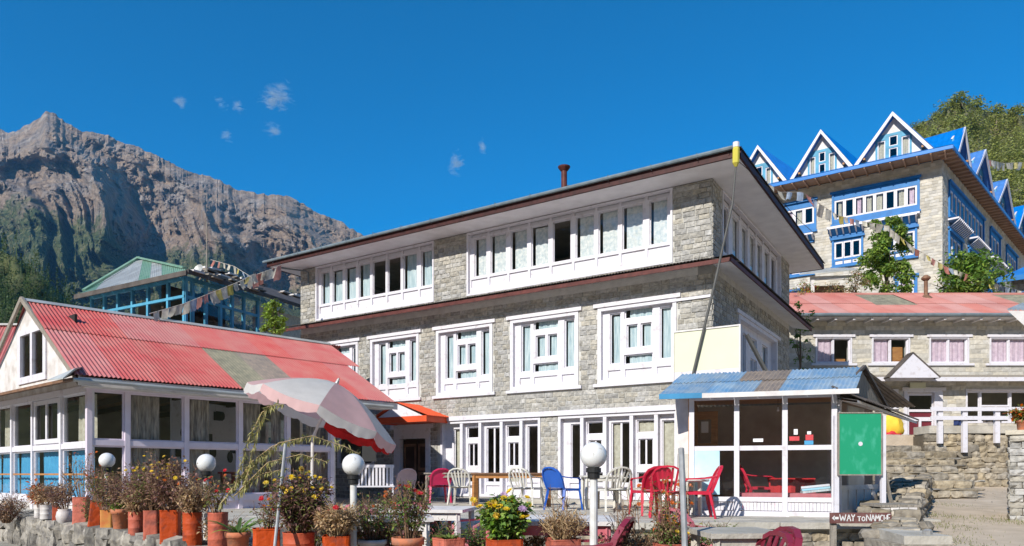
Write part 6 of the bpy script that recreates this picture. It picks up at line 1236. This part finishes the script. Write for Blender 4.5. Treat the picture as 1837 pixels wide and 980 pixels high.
t = plant(192, 948, .89, 23, 'tin', .25, 'ytin', 'short yellow tin at the foot of the leftmost globe lamp', Y=9.2); bush(t, .2, .66, .26, ['olive', 'dry', 'drypurple'], 'stem', 20, 22, fl=[('fo', 5, .02)])
t = plant(216, 953, .88, 30, 'pot', .29, 'terra', 'orange pot with a fresh green tuft on its rim', Y=8.8); bush(t, .24, .14, .10, ['leafy', 'leaf'], 'stem', 22, 18, ls=.02); bush(t, .24, .6, .22, ['drypurple', 'dry'], 'stem', 12, 20)
t = plant(244, 960, .87, 27, 'round', .29, 'tin', 'dull red round tin with pale dead blooms', Y=8.4); bush(t, .25, .32, .17, ['straw', 'dry'], 'strawstem', 20, 18, ls=.03); bush(t, .25, .66, .24, ['drypurple'], 'stem', 12, 22, fl=[('fp', 5, .02)])
t = plant(272, 966, .86, 29, 'tin', .33, 'tin', 'red tin left of the widest left tin, yellow flowers above', Y=8.1); bush(t, .3, .68, .28, ['drypurple', 'dry', 'olive'], 'stem', 26, 26, fl=[('fy', 16, .024)])
t = plant(306, 973, .85, 38, 'tin', .36, 'tin', 'broad red tin with bushy brown stems and yellow flowers', Y=7.8, rot=14); bush(t, .32, .66, .30, ['drypurple', 'dry', 'drypurple'], 'stem', 30, 28, fl=[('fy', 15, .024)])
t = plant(345, 984, .84, 34, 'round', .36, 'tin', 'rusty red round tin just left of the second globe lamp', Y=7.5); bush(t, .32, .36, .24, ['straw', 'dry'], 'strawstem', 26, 22, ls=.03); bush(t, .32, .55, .25, ['drypurple'], 'stem', 10, 18, fl=[('fo', 6, .022)])
t = plant(391, 996, .82, 36, 'round', .40, 'tin', 'tall pale red tin right of the second globe lamp', Y=7.1); bush(t, .36, .45, .2, ['dry', 'olive'], 'stem', 10, 14, fl=[('fr', 5, .025), ('fo', 3, .02)])
t = plant(427, 0, .80, 42, 'pot', .26, 'terra', 'dark clay pot with long green strap leaves', Y=6.7); blades(t, .22, 13, .42, 'leaf', .022, .9, .55); blades(t, .22, 5, .4, 'leafy', .02, 1.1, .6)
t = plant(478, 0, .80, 56, 'tin', .31, 'tin', 'square bright orange red tin in front of the thin stake', Y=6.5, rot=20); bush(t, .27, .34, .15, ['olive', 'drypurple'], 'stem', 12, 12, fl=[('fr', 4, .025), ('fo', 3, .02), ('fy', 2, .02)])
t = plant(536, 0, .80, 58, 'round', .29, 'tin', 'red tin holding the big purple brown bush with yellow flowers', Y=6.3); bush(t, .25, .62, .27, ['drypurple', 'drypurple', 'olive'], 'stem', 46, 44, fl=[('fy', 26, .026)], ls=.032)
t = plant(604, 0, .80, 57, 'tin', .27, 'tin', 'red tin with a thick tuft of straw coloured stems', Y=6.2, rot=10); bush(t, .23, .34, .19, ['straw', 'straw', 'dry'], 'strawstem', 60, 18, ls=.028, bare=.5, fl=[('fr', 3, .03)])
t = plant(668, 0, .78, 50, 'pot', .22, 'wtin', 'low white pot right of the umbrella lamp with feathery green', Y=6.6); bush(t, .2, .46, .24, ['olive', 'leaf', 'dry'], 'stem', 26, 26, fl=[('fo', 4, .02)], ls=.022)
t = plant(732, 0, .78, 56, 'pot', .30, 'terra', 'pale orange clay pot with dark red and green stems', Y=5.9); bush(t, .26, .55, .22, ['drypurple', 'olive', 'leaf'], 'stem', 26, 24, ls=.024, fl=[('fr', 5, .026), ('fo', 4, .024)])
t = plant(805, 0, .78, 56, 'tin', .30, 'tin', 'red pot with a low spiky green plant', Y=5.85); blades(t, .26, 60, .19, 'leafy', .007, .95, .5); blades(t, .26, 30, .17, 'olive', .007, .9, .45)
t = plant(905, 0, .78, 70, 'tin', .30, 'tin', 'wide orange tin with yellow and lilac chrysanthemums', Y=5.8, rot=16); bush(t, .26, .40, .20, ['leaf', 'leafy', 'leaf'], 'stem', 30, 46, ls=.036, wd=.34, fl=[('fy', 34, .036), ('fp', 9, .042), ('fo', 5, .026)], top=.6)
t = plant(1010, 0, .78, 66, 'tin', .30, 'tin', 'orange tin with clipped dead straw stems left of the biggest lamp', Y=5.8, rot=12); bush(t, .26, .27, .20, ['straw', 'dry'], 'strawstem', 60, 9, ls=.022, bare=.6); bush(t, .26, .55, .12, ['dry'], 'stem', 5, 3)
t = plant(1125, 0, .74, 80, 'tin', .22, 'tin', 'low tin of dead brown twigs right of the biggest lamp', Y=5.6); bush(t, .18, .20, .24, ['dry', 'straw'], 'stem', 50, 14, ls=.026); bush(t, .2, .6, .15, ['dry'], 'stem', 7, 5)
t = plant(1201, 0, .78, 58, 'tin', .30, 'tin', 'square orange pot of marigolds behind the bare steel pole', Y=5.4, rot=12); bush(t, .26, .24, .14, ['olive', 'leaf', 'dry'], 'stem', 26, 24, ls=.02, fl=[('fy', 9, .024)], top=.3); bush(t, .26, .6, .18, ['leaf', 'fo'], 'stem', 12, 12, ls=.022, fl=[('fo', 10, .024)])
t = plant(1834, 781, 2.38, 20, 'pot', .2, 'terra', 'clay pot with a yellowish plant on the stone pier', Y=13.2, grp=None); bush(t, .16, .3, .2, ['olive', 'fo', 'leafy'], 'stem', 20, 20, ls=.06)
t = plant(770, 0, .82, 24, 'pot', .12, 'terra', 'small clay pot with red geraniums below the white slatted chair', Y=8.4, grp='small pots on courtyard tables'); bush(t, .1, .22, .16, ['leaf', 'olive'], 'stem', 14, 14, ls=.03, fl=[('fr', 9, .034)])
t = plant(695, 0, 1.12, 20, 'pot', .09, 'terra', 'small clay pot on the courtyard table edge with dried stalks', Y=8.2, grp='small pots on courtyard tables'); bush(t, .08, .2, .12, ['olive', 'dry'], 'stem', 10, 14, ls=.03, fl=[('fo', 4, .024)])
# arching fern-like plant with drooping pale leaves
t = empty('arching_plant', atz(395, .95, 6.9), 'tall arching plant with drooping yellow green leaves across the cafe glass', 'plant'); sb = MB(); lb = MB()
for pts in (((395, 905), (440, 850), (500, 795), (560, 782), (620, 802), (645, 815)), ((400, 900), (450, 830), (490, 800), (520, 790)), ((420, 880), (445, 790), (470, 740), (500, 722)), ((440, 870), (460, 780), (480, 730), (510, 725)), ((430, 880), (480, 830), (540, 815), (590, 830)), ((420, 890), (470, 850), (520, 840))):
    P = [at(x, y, 6.9+.05*i)-t.location for i, (x, y) in enumerate(pts)]; sb.tube(P, [.006]+[.004]*(len(P)-2)+[.002], 4, caps=False)
    for a, c in zip(P, P[1:]):
        for _ in range(int((c-a).length/.0055)): p = a.lerp(c, rnd.random()); leafq(lb, p, Vector((rnd.uniform(-.5, .3), rnd.uniform(-.5, .5), rnd.uniform(-1.3, .3))), rnd.uniform(.03, .085), .11, .1)
sb.build('stems', 'strawstem', t); MT['willow'] = leafmat('pale_willow_leaf', (.40, .37, .14)); lb.build('leaves', 'willow', t)
for k, (px, Y, h, sp, lv, n, lab) in enumerate(((12, 11.4, .55, .35, ['dry', 'drypurple'], 40, 'withered brown weed clump at the bottom left corner'), (300, 8.6, .6, .4, ['dry', 'drypurple', 'olive'], 30, 'tangle of brown weeds behind the broad red tin'), (225, 9.5, .75, .4, ['dry', 'drypurple', 'olive'], 34, 'tangle of brown weeds behind the leftmost globe lamp'), (560, 7.2, .55, .3, ['dry', 'olive'], 20, 'thin weeds rising behind the purple brown bush'), (655, 8.0, .6, .3, ['dry', 'olive'], 22, 'seedy weed stalks beside the umbrella lamp globe'), (862, 6.6, .4, .2, ['leaf', 'olive'], 20, 'green stalks left of the yellow chrysanthemums'), (1130, 6.2, .62, .1, ['dry'], 7, 'sparse tall dead stalks before the ground floor windows'), (1290, 7.5, .3, .2, ['olive', 'leaf'], 14, 'small green weed beside the pink courtyard chair'),
 (262, 9.0, .85, .42, ['dry', 'straw', 'drypurple'], 36, 'tall straw coloured tangle against the second cafe pane'), (330, 8.3, .62, .35, ['straw', 'dry'], 34, 'straw coloured tangle just left of the second globe lamp'), (185, 9.9, .55, .35, ['olive', 'leaf', 'dry'], 30, 'greenish tangle behind the leftmost globe lamp pole'), (400, 7.5, .4, .25, ['straw', 'dry'], 24, 'dry stalks beside the arching plant foot'), (620, 6.9, .42, .28, ['straw', 'dry', 'olive'], 32, 'dry straw clump left of the umbrella lamp pole'), (705, 6.8, .42, .28, ['drypurple', 'dry', 'olive'], 32, 'brown red clump between two courtyard tables'), (775, 6.9, .35, .25, ['leaf', 'olive', 'dry'], 30, 'green and brown clump behind the spiky green pot'), (960, 6.4, .3, .22, ['straw', 'dry'], 26, 'dry grass clump right of the yellow chrysanthemums'), (1160, 6.0, .3, .25, ['straw', 'dry', 'olive'], 30, 'dead twig clump left of the marigold pot'), (1235, 5.9, .42, .22, ['olive', 'leaf', 'fo'], 22, 'fine green stems with rusty tips right of the steel pole'))):
    t = empty('weed_clump', atz(px, .82, Y), lab, 'plant'); bush(t, 0, h, sp, lv, 'stem', n, 16 if n > 10 else 4, ls=.03, fl=[('fy', 4, .02)] if k in (1, 2) else [])
# grass tufts beside the path
rr = random.Random(3); b = MB()
for _ in range(1100):
    c = rr.choice([(6.3, 10.4), (7.2, 12.0), (8.0, 13.4), (8.7, 12.4), (9.4, 15.6), (8.9, 12.7), (5.4, 9.2)]); x, y = c[0]+rr.gauss(.15, .22), c[1]+rr.gauss(0, .5); z = pz(y); l = rr.uniform(.02, .06); a = rr.uniform(0, 6.28); b.add([(x, y, z), (x+.01, y, z), (x+l*.5*math.cos(a), y+l*.5*math.sin(a), z+l)], [(0, 1, 2)])
tag(b.build('path_grass', 'olive'), kind='stuff')
b = MB()
for _ in range(420):
    y = rr.uniform(8.5, 20); x = 5.8+(y-10.7)*.57+rr.uniform(.3, 5); z = pz(y); s = rr.uniform(.006, .03); v = [(x+s*math.cos(i*1.26), y+s*math.sin(i*1.26), z) for i in range(5)]; b.add(v+[(x, y, z+s*.9)], [(i, (i+1) % 5, 5) for i in range(5)])
tag(b.build('path_gravel', 'rubble'), kind='stuff')

# ================================================================ AIR
m = bpy.data.materials.new('air'); m.use_nodes = True; N = m.node_tree.nodes; N.remove(N['Principled BSDF']); v = N.new('ShaderNodeVolumePrincipled'); v.inputs['Color'].default_value = (.22, .58, 1, 1); v.inputs['Density'].default_value = .000045; v.inputs['Anisotropy'].default_value = .0
m.node_tree.links.new(v.outputs[0], N['Material Output'].inputs['Volume']); MT['air'] = m
HB = MB(); HB.box(-3300, 2600, -760, 3700, -1.6, 1480); tag(HB.build('haze', 'air'), kind='stuff')
